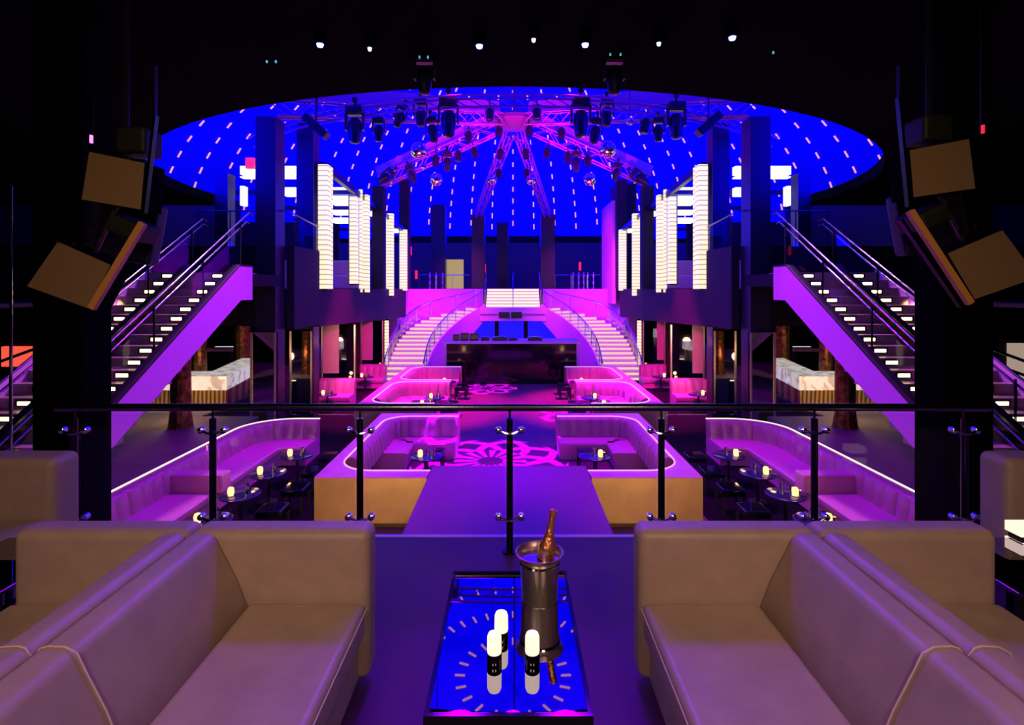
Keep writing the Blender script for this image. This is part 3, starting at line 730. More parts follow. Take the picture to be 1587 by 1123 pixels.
    MB().box(s*5.9, s*9, 21.6, 21.8, 3.85, 4.9).build('backrest', 'tinted_leather', t2, bevel=.03)
    MB().box(s*5.9, s*9, 21.0, 21.6, 3.8, 4.3).build('seat', 'seat_leather', t2, bevel=.03)
    g = thing('glass_guard', 'clear glass guard with thin steel handrail on the %s gallery landing' % SIDE[s], 'railing', (s*6.9, 13.5, 4.12))
    zl = Z(381, 13.2)
    MB().box(s*6.25, s*7.7, 13.4, 13.412, zl, zl+.85).build('glass_panel', 'glass', g)
    MB().box(s*5.52, s*5.532, 13.85, 15.5, Z(381, 13.8), Z(381, 13.8)+.75).build('glass_panel', 'glass', g)
    MB().tube([(s*7.7, 13.4, zl+.87), (s*5.5, 13.35, zl+.87)], .018, 8).tube([(s*5.52, 13.8, zl+.85), (s*5.52, 15.6, zl+.72)], .018, 8).build('handrail', 'handrail', g, smooth=True)
    for xx in (7.68, 6.9): MB().tube([(s*xx, 13.38, zl), (s*xx, 13.38, zl+.87)], .014, 6).build('post', 'darkmetal', g)
    # glow from the gallery
    area('gallery_glow', (s*7.5, 22, 6.6), (s*6.6, 21, 3.8), 3.0, 20, (1.0, 0.7, 0.6))

# mirrored piers and booths below the galleries
for s in (-1, 1):
    def bxs(pa, pb, Y):
        if s > 0: pa, pb = 1590-pb, 1590-pa
        return X(pa, Y), X(pb, Y)
    for (pa, pb, Y, top, bot, nm) in ((388, 428, 13.12, 515, 720, 'nearest'), (449, 484, 15.6, 513, 640, 'second'), (498, 551, 18.3, 503, 586, 'third'), (559, 594, 21.7, 497, 568, 'farthest')):
        xa, xb = bxs(pa, pb, Y)
        t = thing('mirrored_pier', '%s mirrored pier under the %s gallery' % (nm, SIDE[s]), 'pier', ((xa+xb)/2, Y, 0))
        zb = max(0.0, Z(bot, Y))
        if nm == 'third' or nm == 'farthest': zb = 0.80
        MB().box(xa, xb, Y, Y+.06, zb, Z(top, Y)).build('mirror_face', 'mirror', t)
        MB().box(xa, xa+.05, Y-.02, Y+.06, zb, Z(top, Y)).box(xb-.05, xb, Y-.02, Y+.06, zb, Z(top, Y)).build('frame', 'steel', t)
        if nm in ('third', 'farthest'):
            lo, hi = (xa+.06, xa+.06+.46*(xb-xa)) if s < 0 else (xb-.06-.3*(xb-xa), xb-.06)
            MB().box(lo, hi, Y-.03, Y, zb+.18, Z(top, Y)).build('beige_reflection', 'leather', t)  # beige reflection in the mirror, put in as a flat coloured sheet
        MB().box(xa, xb, Y+.06, Y+.1, 0, Z(top, Y)).build('backing', 'black', t)
    for (pa, pb, Y, nm) in ((497, 552, 18.25, 'nearer'), (559, 600, 21.6, 'farther')):
        xa, xb = sorted(bxs(pa, pb, Y))
        path = [Vector((xa, Y, 0)), Vector((xb, Y, 0))]
        banquette('banquette', '%s straight pink lit banquette against a mirror under the %s gallery' % (nm, SIDE[s]), path, -1.0, 0.0, .36, .80, .75, glow='seat_leather')
    xa, xb = bxs(596, 601, 24)
    tag(MB().box(xa, xb, 24, 24.2, 0, Z(497, 24)).build('light_column', 'led'), 'thin glowing block column at the foot of the %s curved stair' % SIDE[s], 'light column')
    # maroon wall behind
    struct(MB().box(s*5.75, s*7.2, 24.6, 24.8, 0, 3.5).build('wall_'+SIDE[s], mat('maroon', (0.25, 0.04, 0.06), .6)))
    spot('under_gallery_pink', (s*4.2, 15.0, 3.3), (s*5.9, 18.4, .4), 700, PINK, 70, .8)
    spot('under_gallery_pink', (s*4.2, 18.4, 3.3), (s*5.9, 21.8, .4), 700, PINK, 70, .8)
    spot('under_gallery_warm', (s*5.6, 15.6, 2.3), (s*5.7, 18.3, 2.0), 130, WARM, 80, .8)
    # floor ledge wall where the side floor meets the pit
    struct(MB().box(s*7.2, s*7.3, 12.9, 30, 0, MAIN+.02).build('wall_'+SIDE[s], 'wallp'))

# ------------------------------------------------------------------ DJ booth, screen and back wall
Yd = 21.8
dj = thing('dj_booth', 'wide black DJ booth with a glowing white edged frame', 'dj booth', (0, Yd, 0))
x0, x1 = X(688, Yd), X(897.5, Yd); zt = Z(529, Yd)
MB().box(x0+.1, x1-.1, Yd+.04, Yd+1.3, 0, zt-.09).build('front_panel', 'blackgloss', dj)
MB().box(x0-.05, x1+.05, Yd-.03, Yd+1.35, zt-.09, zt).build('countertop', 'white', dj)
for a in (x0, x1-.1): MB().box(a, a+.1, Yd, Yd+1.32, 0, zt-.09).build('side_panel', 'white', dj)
def deck(px, w_, name, label, cat, h=.12, d=.4, dy=.5):
    x = X(px, Yd+dy); t = thing(name, label, cat, (x, Yd+dy, zt))
    MB().box(x-w_/2, x+w_/2, Yd+dy-d/2, Yd+dy+d/2, zt, zt+h).build('body', 'rig', t, bevel=.01)
    if h < .2:
        MB().lathe([(min(w_,d)*.4, zt+h), (min(w_,d)*.4, zt+h+.02)], (x, Yd+dy, 0), 20).build('platter', 'darkmetal', t)
    else:
        MB().box(x-w_/2+.03, x+w_/2-.03, Yd+dy-d/2-.012, Yd+dy-d/2, zt+.05, zt+h-.03).build('grille', 'darkmetal', t)
    return t
deck(707, .24, 'monitor_speaker', 'small black speaker at the left end of the booth top', 'speaker', .24, .25)
deck(720, .34, 'monitor_speaker', 'larger black speaker second from left on the booth top', 'speaker', .30, .3)
deck(735, .36, 'monitor_speaker', 'black speaker beside the turntables on the booth top', 'speaker', .28, .3)
deck(752, .34, 'turntable', 'black turntable left of centre on the booth', 'turntable')
deck(775, .62, 'mixing_desk', 'wide low black mixing desk on the booth', 'mixer', .14, .42)
deck(795, .36, 'turntable', 'black turntable right of the mixing desk', 'turntable', .09)
deck(829, .6, 'media_player', 'black media player on the right half of the booth', 'media player', .13, .42)
# hanging projector over the booth
Yp = 27.0
t = thing('ceiling_mount_monitor', 'pair of small black screens fixed above the booth opening', 'monitor', (X(791, Yp), Yp, Z(490, Yp)))
for q in (-1, 1):
    MB().box(X(791, Yp)+q*.30-.27, X(791, Yp)+q*.30+.27, Yp-.1, Yp+.25, Z(493, Yp), Z(483, Yp)).build('screen', 'rig', t, bevel=.02)
MB().box(X(780, Yp), X(803, Yp), Yp-.15, Yp+2.1, Z(496, Yp), Z(493.3, Yp)).build('bracket', 'white', t)
# curved stair flights either side
def bez(pts, t):
    pts = [Vector((*p, 0)) for p in pts]
    n = len(pts)-1; q = t*n; i = min(int(q), n-1); u = q-i
    p0 = pts[max(i-1,0)]; p1 = pts[i]; p2 = pts[i+1]; p3 = pts[min(i+2,n)]
    return 0.5*((2*p1) + (-p0+p2)*u + (2*p0-5*p1+4*p2-p3)*u*u + (-p0+3*p1-3*p2+p3)*u*u*u)
IN = [(3.6,22.7),(3.68,25),(3.33,27),(2.6,28.6),(1.55,29.5)]
OUT = [(5.35,22.7),(5.5,25),(5.45,27),(4.7,29.3),(2.2,30.9)]
for s in (-1, 1):
    t = thing('curved_staircase', 'curved staircase with glowing risers sweeping up on the %s of the booth' % SIDE[s], 'staircase', (s*4.5, 24, 0))
    n = 18; H = 2.75; m = MB(); g = MB(); ns = MB()
    sx = lambda v: (s*v.x, v.y)
    for i in range(n):
        ta, tb = i/n, (i+1)/n; z1 = H*(i+1)/n; z0 = H*i/n
        a, b, c, d = sx(bez(IN, ta)), sx(bez(OUT, ta)), sx(bez(OUT, tb)), sx(bez(IN, tb))
        pl = [a, b, c, d] if s > 0 else [b, a, d, c]
        m.prism(pl, max(0, z1-.42), z1-.03)
        ns.prism(pl, z1-.03, z1)
        A = Vector((*a, 0)); B = Vector((*b, 0)); ds = (Vector((*d,0))-A).normalized()*0.03
        g.add([(A.x-ds.x*.6, A.y-ds.y*.6, z0+.012), (B.x-ds.x*.6, B.y-ds.y*.6, z0+.012), (B.x-ds.x*.6, B.y-ds.y*.6, z1-.035), (A.x-ds.x*.6, A.y-ds.y*.6, z1-.035),
               (A.x, A.y, z0+.012), (B.x, B.y, z0+.012), (B.x, B.y, z1-.035), (A.x, A.y, z1-.035)], [(0,1,2,3),(7,6,5,4),(0,4,5,1),(1,5,6,2),(2,6,7,3),(3,7,4,0)])
    m.build('steps', 'step', t); ns.build('treads', 'ledge', t); g.build('glowing_risers', 'stairglow', t)
    # inner curved wall under the stair
    W = MB(); k = 28
    for i in range(k+1):
        q = i/k; p = bez(IN, q); x_, y_ = s*(p.x-.02), p.y
        zt_ = H*q + .22; zb = 0.0
        if p.x < 2.45: zb = 1.05 + (2.45-p.x)/(.9)*1.02
        W.v += [Vector((x_, y_, zb)), Vector((x_, y_, zt_)), Vector((s*(p.x+.05), y_, zt_)), Vector((s*(p.x+.05), y_, zb))]
    for i in range(k):
        for j in range(4):
            a = 4*i+j; b = 4*i+(j+1)%4; W.f.append((a, b, b+4, a+4))
    W.f += [(3,2,1,0), tuple(4*k+j for j in range(4))]
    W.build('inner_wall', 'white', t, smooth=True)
    for pts_, off, nm in ((IN, 0.06, 'inner'), (OUT, -0.06, 'outer')):
        hp = []; 
        for i in range(30):
            q = i/29; p = bez(pts_, q); hp.append((s*(p.x+off), p.y, H*q + .95))
        hp = [(hp[0][0], hp[0][1]-.3, .75)] + hp
        MB().tube(hp, .028, 8).build('handrail', 'chrome', t, smooth=True)
        G = MB()
        for i in range(30):
            q = i/29; p = bez(pts_, q); G.v += [Vector((s*(p.x+off), p.y, H*q+.25)), Vector((s*(p.x+off), p.y, H*q+.9))]
        for i in range(29): G.f.append((2*i, 2*i+1, 2*i+3, 2*i+2))
        go = G.build('glass_panel', 'glass', t, smooth=True); sm = go.modifiers.new('s', 'SOLIDIFY'); sm.thickness = .012
        for i in range(0, 10):
            q = i/9; p = bez(pts_, q); MB().tube([(s*(p.x+off), p.y, H*q+.1), (s*(p.x+off), p.y, H*q+.95)], .016, 6).build('post', 'chrome', t)
    # concave purple lit wall behind the flight
    BW = MB(); k = 24
    for i in range(k+1):
        q = i/k; a = q*PI/2
        x_ = 6.15 - 4.4*(1-math.cos(a)); y_ = 27.6 + 4.6*math.sin(a)
        BW.v += [Vector((s*x_, y_, 0)), Vector((s*x_, y_, 3.78))]
    for i in range(k): BW.f.append((2*i, 2*i+1, 2*i+3, 2*i+2))
    o = BW.build('wall_back', 'white', smooth=True); struct(o); sm = o.modifiers.new('s', 'SOLIDIFY'); sm.thickness = .05
    struct(MB().box(s*5.75, s*6.2, 27.3, 27.6, 0, 3.78).build('wall_back', 'white'))
# landing, top flight
t = thing('upper_stairs', 'bright glowing central steps rising to the upper landing', 'stairs', (0, 30.2, 2.7))
MB().box(-1.75, 1.75, 29.2, 30.6, 2.45, 2.78).build('landing', 'white', t)
g = MB(); m = MB()
for i in range(6):
    z0 = 2.78 + i*.17; y0 = 30.3 + i*.28
    m.box(-1.5, 1.5, y0+.03, 32.4, z0, z0+.17); g.box(-1.48, 1.48, y0, y0+.03, z0+.015, z0+.145)
m.build('steps', 'ledge', t); g.build('glowing_risers', 'topglow', t)
for x_ in (-1.55, 0.0, 1.55):
    MB().tube([(x_, 30.2, 3.7), (x_, 32.3, 4.75), (x_, 32.6, 4.75)], .03, 8).tube([(x_, 30.25, 2.75), (x_, 30.25, 3.72)], .025, 6).tube([(x_, 32.2, 3.8), (x_, 32.2, 4.72)], .025, 6).build('handrail', 'chrome', t, smooth=True)
struct(MB().box(-19, 19, 32.4, 44, 3.6, 3.8).build('floor', mat('landing_floor', (.05, .04, .07), .3)))
# wall under the landing above the booth opening + blue screen + pillars
struct(MB().box(-1.75, 1.75, 29.3, 29.5, 2.07, 2.45).build('wall_back', 'white'))
struct(MB().box(-6, 6, 32.45, 32.5, 0, 3.6).build('wall_back', 'black'))
tag(MB().box(-2.5, 2.5, 30.7, 30.75, 0.0, 2.4).build('video_screen', 'bluescreen'), 'glowing blue screen behind the DJ booth', 'screen')
for a, b in ((766, 772.5), (812, 818.5)):
    column('column', X(a, 29), X(b, 29), 29.55, 29.8, 0, 2.45, 'black')
# tall purple lit fin wall on the right of the back stairs
struct(MB().box(5.22, 5.40, 28.8, 32.2, 3.0, Z(320, 31)).build('wall_right', 'white'))
spot('fin_wash', (0.5, 27.0, 8.6), (5.3, 30.5, 5.6), 1800, (0.55, 0.01, 1.0), 50, .8)
struct(MB().box(5.45, 6.5, 28.9, 30.8, 3.8, Z(290, 30)).build('wall_right', 'wallp'))
# upper landing: niche, chandeliers-like crystal strands, rails, red lamps
Yn = 37.5
tag(MB().box(X(690,Yn), X(718,Yn), Yn, Yn+.2, 3.8, Z(402,Yn)).build('niche_panel', 'golddoor'), 'tall glowing gold panel on the upper landing', 'panel')
for s in (-1, 1):
    t = thing('landing_guard', 'thin steel guard rail at the %s of the upper landing' % SIDE[s], 'railing', (s*4, 32.7, 3.8))
    zr = Z(426, 32.7); xa, xb = (X(650,32.7), X(727,32.7)) if s < 0 else (X(860,32.7), X(935,32.7))
    MB().tube([(xa, 32.7, zr), (xb, 32.7, zr)], .025, 6).build('handrail', 'chrome', t)
    for q in range(4):
        xx = xa + (xb-xa)*q/3; MB().tube([(xx, 32.7, 3.8), (xx, 32.7, zr)], .02, 6).build('post', 'chrome', t)
    for k, px in enumerate(((666, 676, 686) if s < 0 else (888, 897, 905, 911, 920))):
        xx = X(px, 33.5)
        tag(MB().lathe([(.07,0),(.05,.1),(.08,.3),(.05,.5),(.08,.7),(.05,.9),(.07,1.0)], (xx, 33.5, 3.8), 8).build('crystal_column', 'steel'),
            'slender crystal column on the upper landing, %s of the %s row' % (['first', 'second', 'third', 'fourth', 'fifth'][k], SIDE[s]), 'column ornament')
for px, py, ppx in ((636, 388, 0), (645, 425, 1), (751, 415, 2), (899, 412, 3)):
    tag(MB().box(X(px-1.7,36), X(px+1.7,36), 36, 36.1, Z(py+7,36), Z(py-6,36)).build('wall_lamp', 'redlamp'), 'small red lamp ' + ['high at the left of', 'low at the left of', 'by the centre column of', 'at the right of'][ppx] + ' the dark upper landing', 'lamp')

# ------------------------------------------------------------------ truss star and ring
hub = Vector((0.05, 21.8, Z(186, 21.8)))
t = thing('star_truss', 'purple lit six-armed star truss hanging under the dome', 'truss', hub)
MB().lathe([(.3,-.30),(.8,-.26),(.96,-.12),(.96,.02),(.8,.14),(.25,.2),(.06,.3),(.05,1.3)], hub, 24).build('hub', mat('hub_metal', (.16,.05,.2), .5), t, smooth=True)
MB().tube([hub+Vector((0,0,1.2)), (hub.x, hub.y, 17.9)], .03, 6).build('suspension_cable', 'rig', t)
def truss_arm(p0, p1, panel=True, w_=.32, h=.42):
    p0 = Vector(p0); p1 = Vector(p1); d = (p1-p0); L = d.length; d.normalize(); sd = d.cross(Vector((0,0,1))).normalized(); up = sd.cross(d).normalized()
    m = MB(); r = .035
    ch = [(sd*a*w_/2 + up*b*h/2) for a in (-1,1) for b in (-1,1)]
    for c in ch: m.tube([p0+c, p1+c], r, 5)
    n = int(L/.55)
    for i in range(n):
        a = p0 + d*L*i/n; b = p0 + d*L*(i+1)/n
        for q in (-1, 1):
            e = up*h/2*(1 if i % 2 else -1)
            m.tube([a + sd*q*w_/2 + e, b + sd*q*w_/2 - e], .02, 4)
        e = sd*w_/2*(1 if i % 2 else -1)
        m.tube([a + e - up*h/2, b - e - up*h/2], .02, 4)
    m.build('arm_truss', 'truss', t)
    if panel:
        R = Matrix((d, sd, up)).transposed()
        MB().obox((p0+p1)/2 + up*(h/2+.24), (L, .05, .42), R).build('arm_panel', 'truss', t)
ends = [(-5.45, 22.6, Z(282, 22.6)), (5.55, 22.6, Z(280, 22.6)), (-2.05, 32.6, Z(334, 32.6)+.1), (2.05, 32.6, Z(334, 32.6)+.1), (-5.9, 13.45, Z(172, 13.4)+.1), (5.9, 13.45, Z(172, 13.4)+.1)]
for e in ends:
    d = (Vector(e)-hub).normalized(); truss_arm(hub + d*.9, e)
for s in (-1, 1):
    column('column', s*5.3, s*5.75, 22.4, 22.9, 3.8, Z(283, 22.5)-.15, 'wallp')
t = thing('ring_truss', 'thin curved ring truss across the front of the dome opening', 'truss', (0, 12.6, 8.3))
m = MB()
for (rr, zz) in ((10.0, 8.28), (10.25, 8.28), (10.1, 8.05)):
    m.tube([(rr*math.sin(a), 22.9-rr*math.cos(a), zz) for a in [math.radians(-50+100*i/50) for i in range(51)]], .03, 5)
for i in range(50):
    a = math.radians(-50+100*i/50); b = math.radians(-50+100*(i+1)/50)
    m.tube([(10*math.sin(a), 22.9-10*math.cos(a), 8.28), (10.1*math.sin(b), 22.9-10.1*math.cos(b), 8.05)], .014, 4)
m.build('ring', 'truss', t)
for a in (-48, -30, -12, 12, 30, 48):
    a = math.radians(a); x_, y_ = 10.1*math.sin(a), 22.9-10.1*math.cos(a)
    MB().tube([(x_, y_, 8.28), (x_, y_, 8.28+ (.2 if y_ < 13 else 2.0))], .012, 4).build('hanger', 'rig', t)

# ------------------------------------------------------------------ stage lights
def moving_head():
    t = thing('moving_head_light', '', 'stage light', (0,0,0))
    MB().box(-.2,.2,-.16,.16,-.1,.08).build('base', 'rig', t, bevel=.02, local=True)
    m = MB().box(-.23,-.19,-.08,.08,-.48,-.08).box(.19,.23,-.08,.08,-.48,-.08).box(-.23,.23,-.08,.08,-.12,-.08); m.build('yoke', 'rig', t, local=True)
    MB().lathe([(.08,-.78),(.13,-.76),(.15,-.62),(.17,-.5),(.16,-.3),(.1,-.2),(.04,-.18)], (0,0,0), 16).build('head', 'rig', t, smooth=True, local=True)
    MB().lathe([(.02,-.8),(.1,-.785),(.1,-.78)], (0,0,0), 14).build('lens', 'darkmetal', t, local=True)
    MB().tube([(0,0,.08),(0,0,.3)], .03, 6).box(-.06,.06,-.03,.03,.2,.32).build('clamp', 'rig', t, local=True)
    return t
def par_can():
    t = thing('par_can', '', 'stage light', (0,0,0))
    MB().lathe([(.1,-.46),(.11,-.45),(.11,-.2),(.07,-.12),(.03,-.1)], (0,0,0), 14).build('can', 'rig', t, smooth=True, local=True)
    MB().lathe([(.09,-.47),(.09,-.455)], (0,0,0), 12).build('lens', 'darkmetal', t, local=True)
    MB().tube([(-.12,0,-.28),(-.12,0,-.04),(.12,0,-.04),(.12,0,-.28)], .012, 5).tube([(0,0,-.04),(0,0,.1)], .02, 5).build('yoke', 'rig', t, local=True)
    return t
mh = moving_head(); pc = par_can()
spots_mh = [(550,197,13.3,0,1.0),(695,186,13.0,0,1.05),(900,186,13.0,0,1.05),(1048,190,13.3,0,1.0),(625,183,14.5,20,.7),(652,177,14,0,.8),(668,203,16,-8,.85),(587,203,15,0,.75),(940,177,14,0,.8),(925,205,16,8,.85),(1020,203,15,0,.75),
            (693,252,19.5,0,.8),(893,252,19.5,0,.8),(607,280,22,50,.9),(634,272,21.6,-20,.8),(957,268,21.6,10,.8),(982,282,22,-50,.95),(658,118,6.0,0,.5),(952,118,6.0,0,.5)]
words = ['far left end of the ring truss', 'left of centre, large against the purple arm', 'right of centre, large against the purple arm', 'far right end of the ring truss', 'left, tilted under the ring truss', 'left, high beside the ring', 'left, slim, above the mirror ball',
         'left, slim, third from the column', 'right, high beside the ring', 'right, slim, above the mirror ball', 'right, slim, third from the column', 'under the lower left arm', 'under the lower right arm', 'tip of the lower left arm, tilted hard', 'near the tip of the lower left arm',
         'near the tip of the lower right arm', 'tip of the lower right arm, tilted hard', 'black silhouette above the left rim of the dome', 'black silhouette above the right rim of the dome']
for i, ((px, py, Y, tilt, sc), wd) in enumerate(zip(spots_mh, words)):
    loc = (X(px, Y), Y, Z(py, Y) + .40*sc); rot = (0, math.radians(tilt), 0); lb = 'black moving head stage light, ' + wd
    if i == 0: mh.location = loc; mh.rotation_euler = rot; mh.scale = (sc,)*3; mh['label'] = lb
    else: dup(mh, loc, rot=rot, label=lb, scale=sc)
pcs = [(726,208,20,0),(870,203,20,0),(733,233,21,-10),(850,233,21,10),(773,200,21,0),(820,200,21,0),(777,235,22,8),(813,235,22,-8),(773,266,24,0),(816,266,24,0),(675,245,20.5,0),(911,245,20.5,0),(710,238,20.5,0),(880,240,20.5,0),(1003,190,14.5,10),(759,173,18,0),(832,172,18,0)]
pw = ['left of the hub', 'right of the hub', 'lower left of the hub', 'lower right of the hub', 'under the left of the hub', 'under the right of the hub', 'top of the left back arm', 'top of the right back arm', 'middle of the left back arm', 'middle of the right back arm', 'middle of the lower left arm', 'middle of the lower right arm',
      'inner part of the lower left arm', 'inner part of the lower right arm', 'right part of the ring truss', 'above the hub to the left', 'above the hub to the right']
for i, ((px, py, Y, tilt), wd) in enumerate(zip(pcs, pw)):
    loc = (X(px, Y), Y, Z(py, Y)+.25); rot = (0, math.radians(tilt), 0); lb = 'small dark par light, ' + wd; sc = 1.15
    if i == 0: pc.location = loc; pc.rotation_euler = rot; pc['label'] = lb; pc.scale = (sc,)*3
    else: dup(pc, loc, rot=rot, label=lb, scale=sc)
# mirror balls
M['mball'] = mat('mirror_tiles', (.9, .8, .85), .12, metal=1)
for k, (px, py, r, Y, wd) in enumerate(((649,233,13,16.5,'large mirror ball on the left under the dome'),(942,231,13,16.5,'large mirror ball on the right under the dome'),(676,278,10,19,'smaller lower mirror ball on the left'),(914,278,10,19,'smaller lower mirror ball on the right'),(763,278,8,23,'small mirror ball beside the left back arm'),(823,279,8,23,'small mirror ball beside the right back arm'),(976,188,6,15,'tiny mirror ball high on the right'),(657,258,5,18,'tiny mirror ball between the two left ones'))):
    R = r*Y/F; c = Vector((X(px,Y), Y, Z(py,Y)))
    t = thing('mirror_ball', wd, 'mirror ball', c)
    MB().lathe([(R*math.sin(PI*j/14)+.001, -R*math.cos(PI*j/14)) for j in range(15)], c, 22).build('ball', 'mball', t)
    MB().tube([c+Vector((0,0,R)), (c.x, c.y, dome_z(c.x, c.y))], .012, 5).build('hanging_rod', 'rig', t)
    if k < 4: point('ball_pin', (c.x*0.8, c.y-1.2, c.z-1.6), 14, (1.0, .25, .35), .05)
# tilted wide strobe panels beside the columns
for s in (-1, 1):
    px, py, Y = (490,196,13.6) if s < 0 else (1098,192,13.6)
    c = Vector((X(px,Y), Y, Z(py,Y)))
    t = thing('strobe_panel', 'long tilted black strobe panel beside the %s front column' % SIDE[s], 'stage light', c)
    R = Matrix.Rotation(math.radians(42*(1 if s < 0 else -1)), 3, 'Y')
    MB().obox(c, (.72,.3,.2), R).build('housing', 'rig', t, bevel=.02)
    MB().obox(c+R @ Vector((0,0,-.105)), (.64,.24,.01), R).build('lens', 'darkmetal', t)
    MB().tube([c, (c.x, c.y, dome_z(c.x, c.y))], .02, 6).build('clamp', 'rig', t)
# ceiling lamps on the soffit
for k, (px, py, kind) in enumerate(((496,62,1),(743,64,1),(907,62,1),(1135,51,1),(573,68,0),(827,54,0),(1021,60,0))):
    Y = (6.22-EYE)*F/(447-py); x = X(px,Y)
    t = thing('ceiling_spotlight', ('bright blue' if kind else 'faint small white') + ' ceiling spotlight, ' + ['leftmost of four', 'second of four', 'third of four', 'rightmost of four', 'left of three', 'middle of three', 'right of three'][k], 'ceiling light', (x, Y, 6.3))
    MB().lathe([(.05,-.12),(.06,-.1),(.06,0)], (x,Y,6.3), 14).build('can', 'ceiling', t, smooth=True)
    r = .035 if kind else .02
    MB().lathe([(.001,-.155),(r*.8,-.145),(r,-.12)], (x,Y,6.3), 12).build('lamp', 'bluelamp' if kind else 'whitelamp', t, smooth=True)
    if kind: point('blue_spot', (x, Y-.05, 6.0), 0.25, (.02,.02,1), .03)
for k, (px, py) in enumerate(((413,95),(427,95),(650,88),(663,88),(946,84),(962,84),(1199,81))):
    Y = 5.6; x = X(px,Y); z = Z(py,Y)
    t = thing('hanging_indicator', 'tiny cyan indicator light in the dark rig below the ceiling', 'indicator light', (x, Y, z), group='cyan indicator lights')
    MB().box(x-.007,x+.007,Y,Y+.015,z-.012,z+.012).build('lamp', 'cyanlamp', t)
    MB().tube([(x,Y+.02,z), (x,Y+.02,6.3)], .006, 5).build('cable', 'rig', t)

# ------------------------------------------------------------------ loudspeakers hanging left and right
def speaker(label, quad_px, Y, depth, s, frame=True):
    """cabinet whose side panel has the four given corners"""
    P = [Vector((X(px,Y), Y, Z(py,Y))) for px, py in quad_px]   # tl, tr, br, bl
    c = sum(P, Vector())/4
    t = thing('hanging_loudspeaker', label, 'speaker', c)
    bk = [p + Vector((0, depth, 0)) for p in P]
    MB().add(P + bk, [(0,1,2,3),(7,6,5,4),(0,4,5,1),(1,5,6,2),(2,6,7,3),(3,7,4,0)]).build('cabinet', 'ceiling', t, bevel=.006)
    f = [c + (p-c)*.97 + Vector((0,-.006,0)) for p in P]; g_ = [p + Vector((0,.004,0)) for p in f]
    MB().add(f+g_, [(0,1,2,3),(7,6,5,4),(0,4,5,1),(1,5,6,2),(2,6,7,3),(3,7,4,0)]).build('side_panel', 'spk', t)
    return t, c, P
def plate(t, a, b, Y, w_, depth, name, m):
    A = Vector((X(a[0],Y), Y, Z(a[1],Y))); B = Vector((X(b[0],Y), Y, Z(b[1],Y))); d = (B-A); L = d.length; d.normalize(); sd = Vector((0,1,0)).cross(d)
    R = Matrix((d, Vector((0,1,0)), sd)).transposed()
    MB().obox((A+B)/2 + Vector((0,depth/2,0)), (L, depth, w_), R).build(name, m, t)
for s in (-1, 1):
    Y = 3.9
    if s < 0: q1 = [(138,234),(226,252),(220,326),(126,310)]; q2 = [(90,373),(174,410),(138,479),(41,444)]; g1 = ((239,178),(221,330)); g2 = ((219,345),(139,478))
    else: q1 = [(1408,232),(1502,214),(1512,293),(1414,307)]; q2 = [(1466,392),(1553,355),(1587+22,430),(1509,465)]; g1 = ((1395,150),(1411,320)); g2 = ((1413,326),(1507,470))
    t, c, P = speaker('upper hanging loudspeaker cabinet at the %s, almost upright' % SIDE[s], q1, Y, .22, s)
    plate(t, g1[0], g1[1], Y-.02, .02, .04, 'grille', 'darkmetal')
    plate(t, (g1[0][0]-s*-25*0, 100), (g1[0][0], g1[0][1]), Y+.2, .015, .03, 'suspension_strap', 'rig')
    MB().tube([c+Vector((0,.12,0)), (c.x, Y+.12, 6.3)], .02, 6).build('suspension_cable', 'rig', t)
    m = MB().box(c.x-.06, c.x+.16, Y+.08, Y+.3, c.z+.22, c.z+.42); m.build('driver_housing', 'green', t, bevel=.03)
    t2, c2, P2 = speaker('lower hanging loudspeaker cabinet at the %s, tilted steeply' % SIDE[s], q2, Y, .22, s)
    plate(t2, g2[0], g2[1], Y-.03, .045, .04, 'front_edge', 'spkedge')
    if s > 0: plate(t2, (1398,340), (1492,476), Y+.1, .02, .04, 'frame', 'darkmetal')
    MB().tube([c2+Vector((0,.12,0)), (c.x, Y+.12, c.z)], .02, 6).build('suspension_cable', 'rig', t2)
    cm = (c+c2)/2
    MB().obox(cm+Vector((s*-.12,.25,.02)), (.24,.3,.14), Matrix.Rotation(math.radians(25*-s),3,'Y')).build('driver_housing', 'green', t2, bevel=.03)
    # blue cabinet backs behind
    q = [cm+Vector((s*.12,.5,.0))]
    MB().obox(cm+Vector((s*.2,.62,.05)), (.55,.15,.5), Matrix.Rotation(math.radians(10*-s),3,'Y')).build('rear_cabinet', mat('dark_blue_cab', (.012,.006,.05), .5), t2, bevel=.03)
    for j in range(10):
        cc = cm + Vector((random.uniform(-.25,.25), random.uniform(-.05,.2), random.uniform(-.12,.14)))
        MB().lathe([(.012,-.012),(.014,0),(.010,.012)], cc, 6).build('shackle', 'chrome', t2)
    spot('speaker_warm', (s*1.2, 0.8, 6.0), (s*3.0, 3.9, 4.4), 60, (1.0,.6,.25), 60, .9)
    px_ = 140 if s < 0 else 1441
    for (q, z0, z1, mm, lb) in ((px_, 221, 209, 'pinklamp', 'short pink light bar above the %s loudspeakers' % SIDE[s]), (1525, 206, 193, 'redlamp', 'short red light bar at the far right of the ceiling')):
        if s < 0 and q == 1525: continue
        x_ = X(q, 4.4); t3 = thing('hanging_light_bar', lb, 'indicator light', (x_, 4.4, Z(z0, 4.4)))
        MB().box(x_-.007, x_+.007, 4.4, 4.42, Z(z0, 4.4), Z(z1, 4.4)).build('lamp', mm, t3)
        MB().tube([(x_, 4.43, Z(z0, 4.4)), (x_, 4.43, 6.3)], .006, 5).build('cable', 'rig', t3)
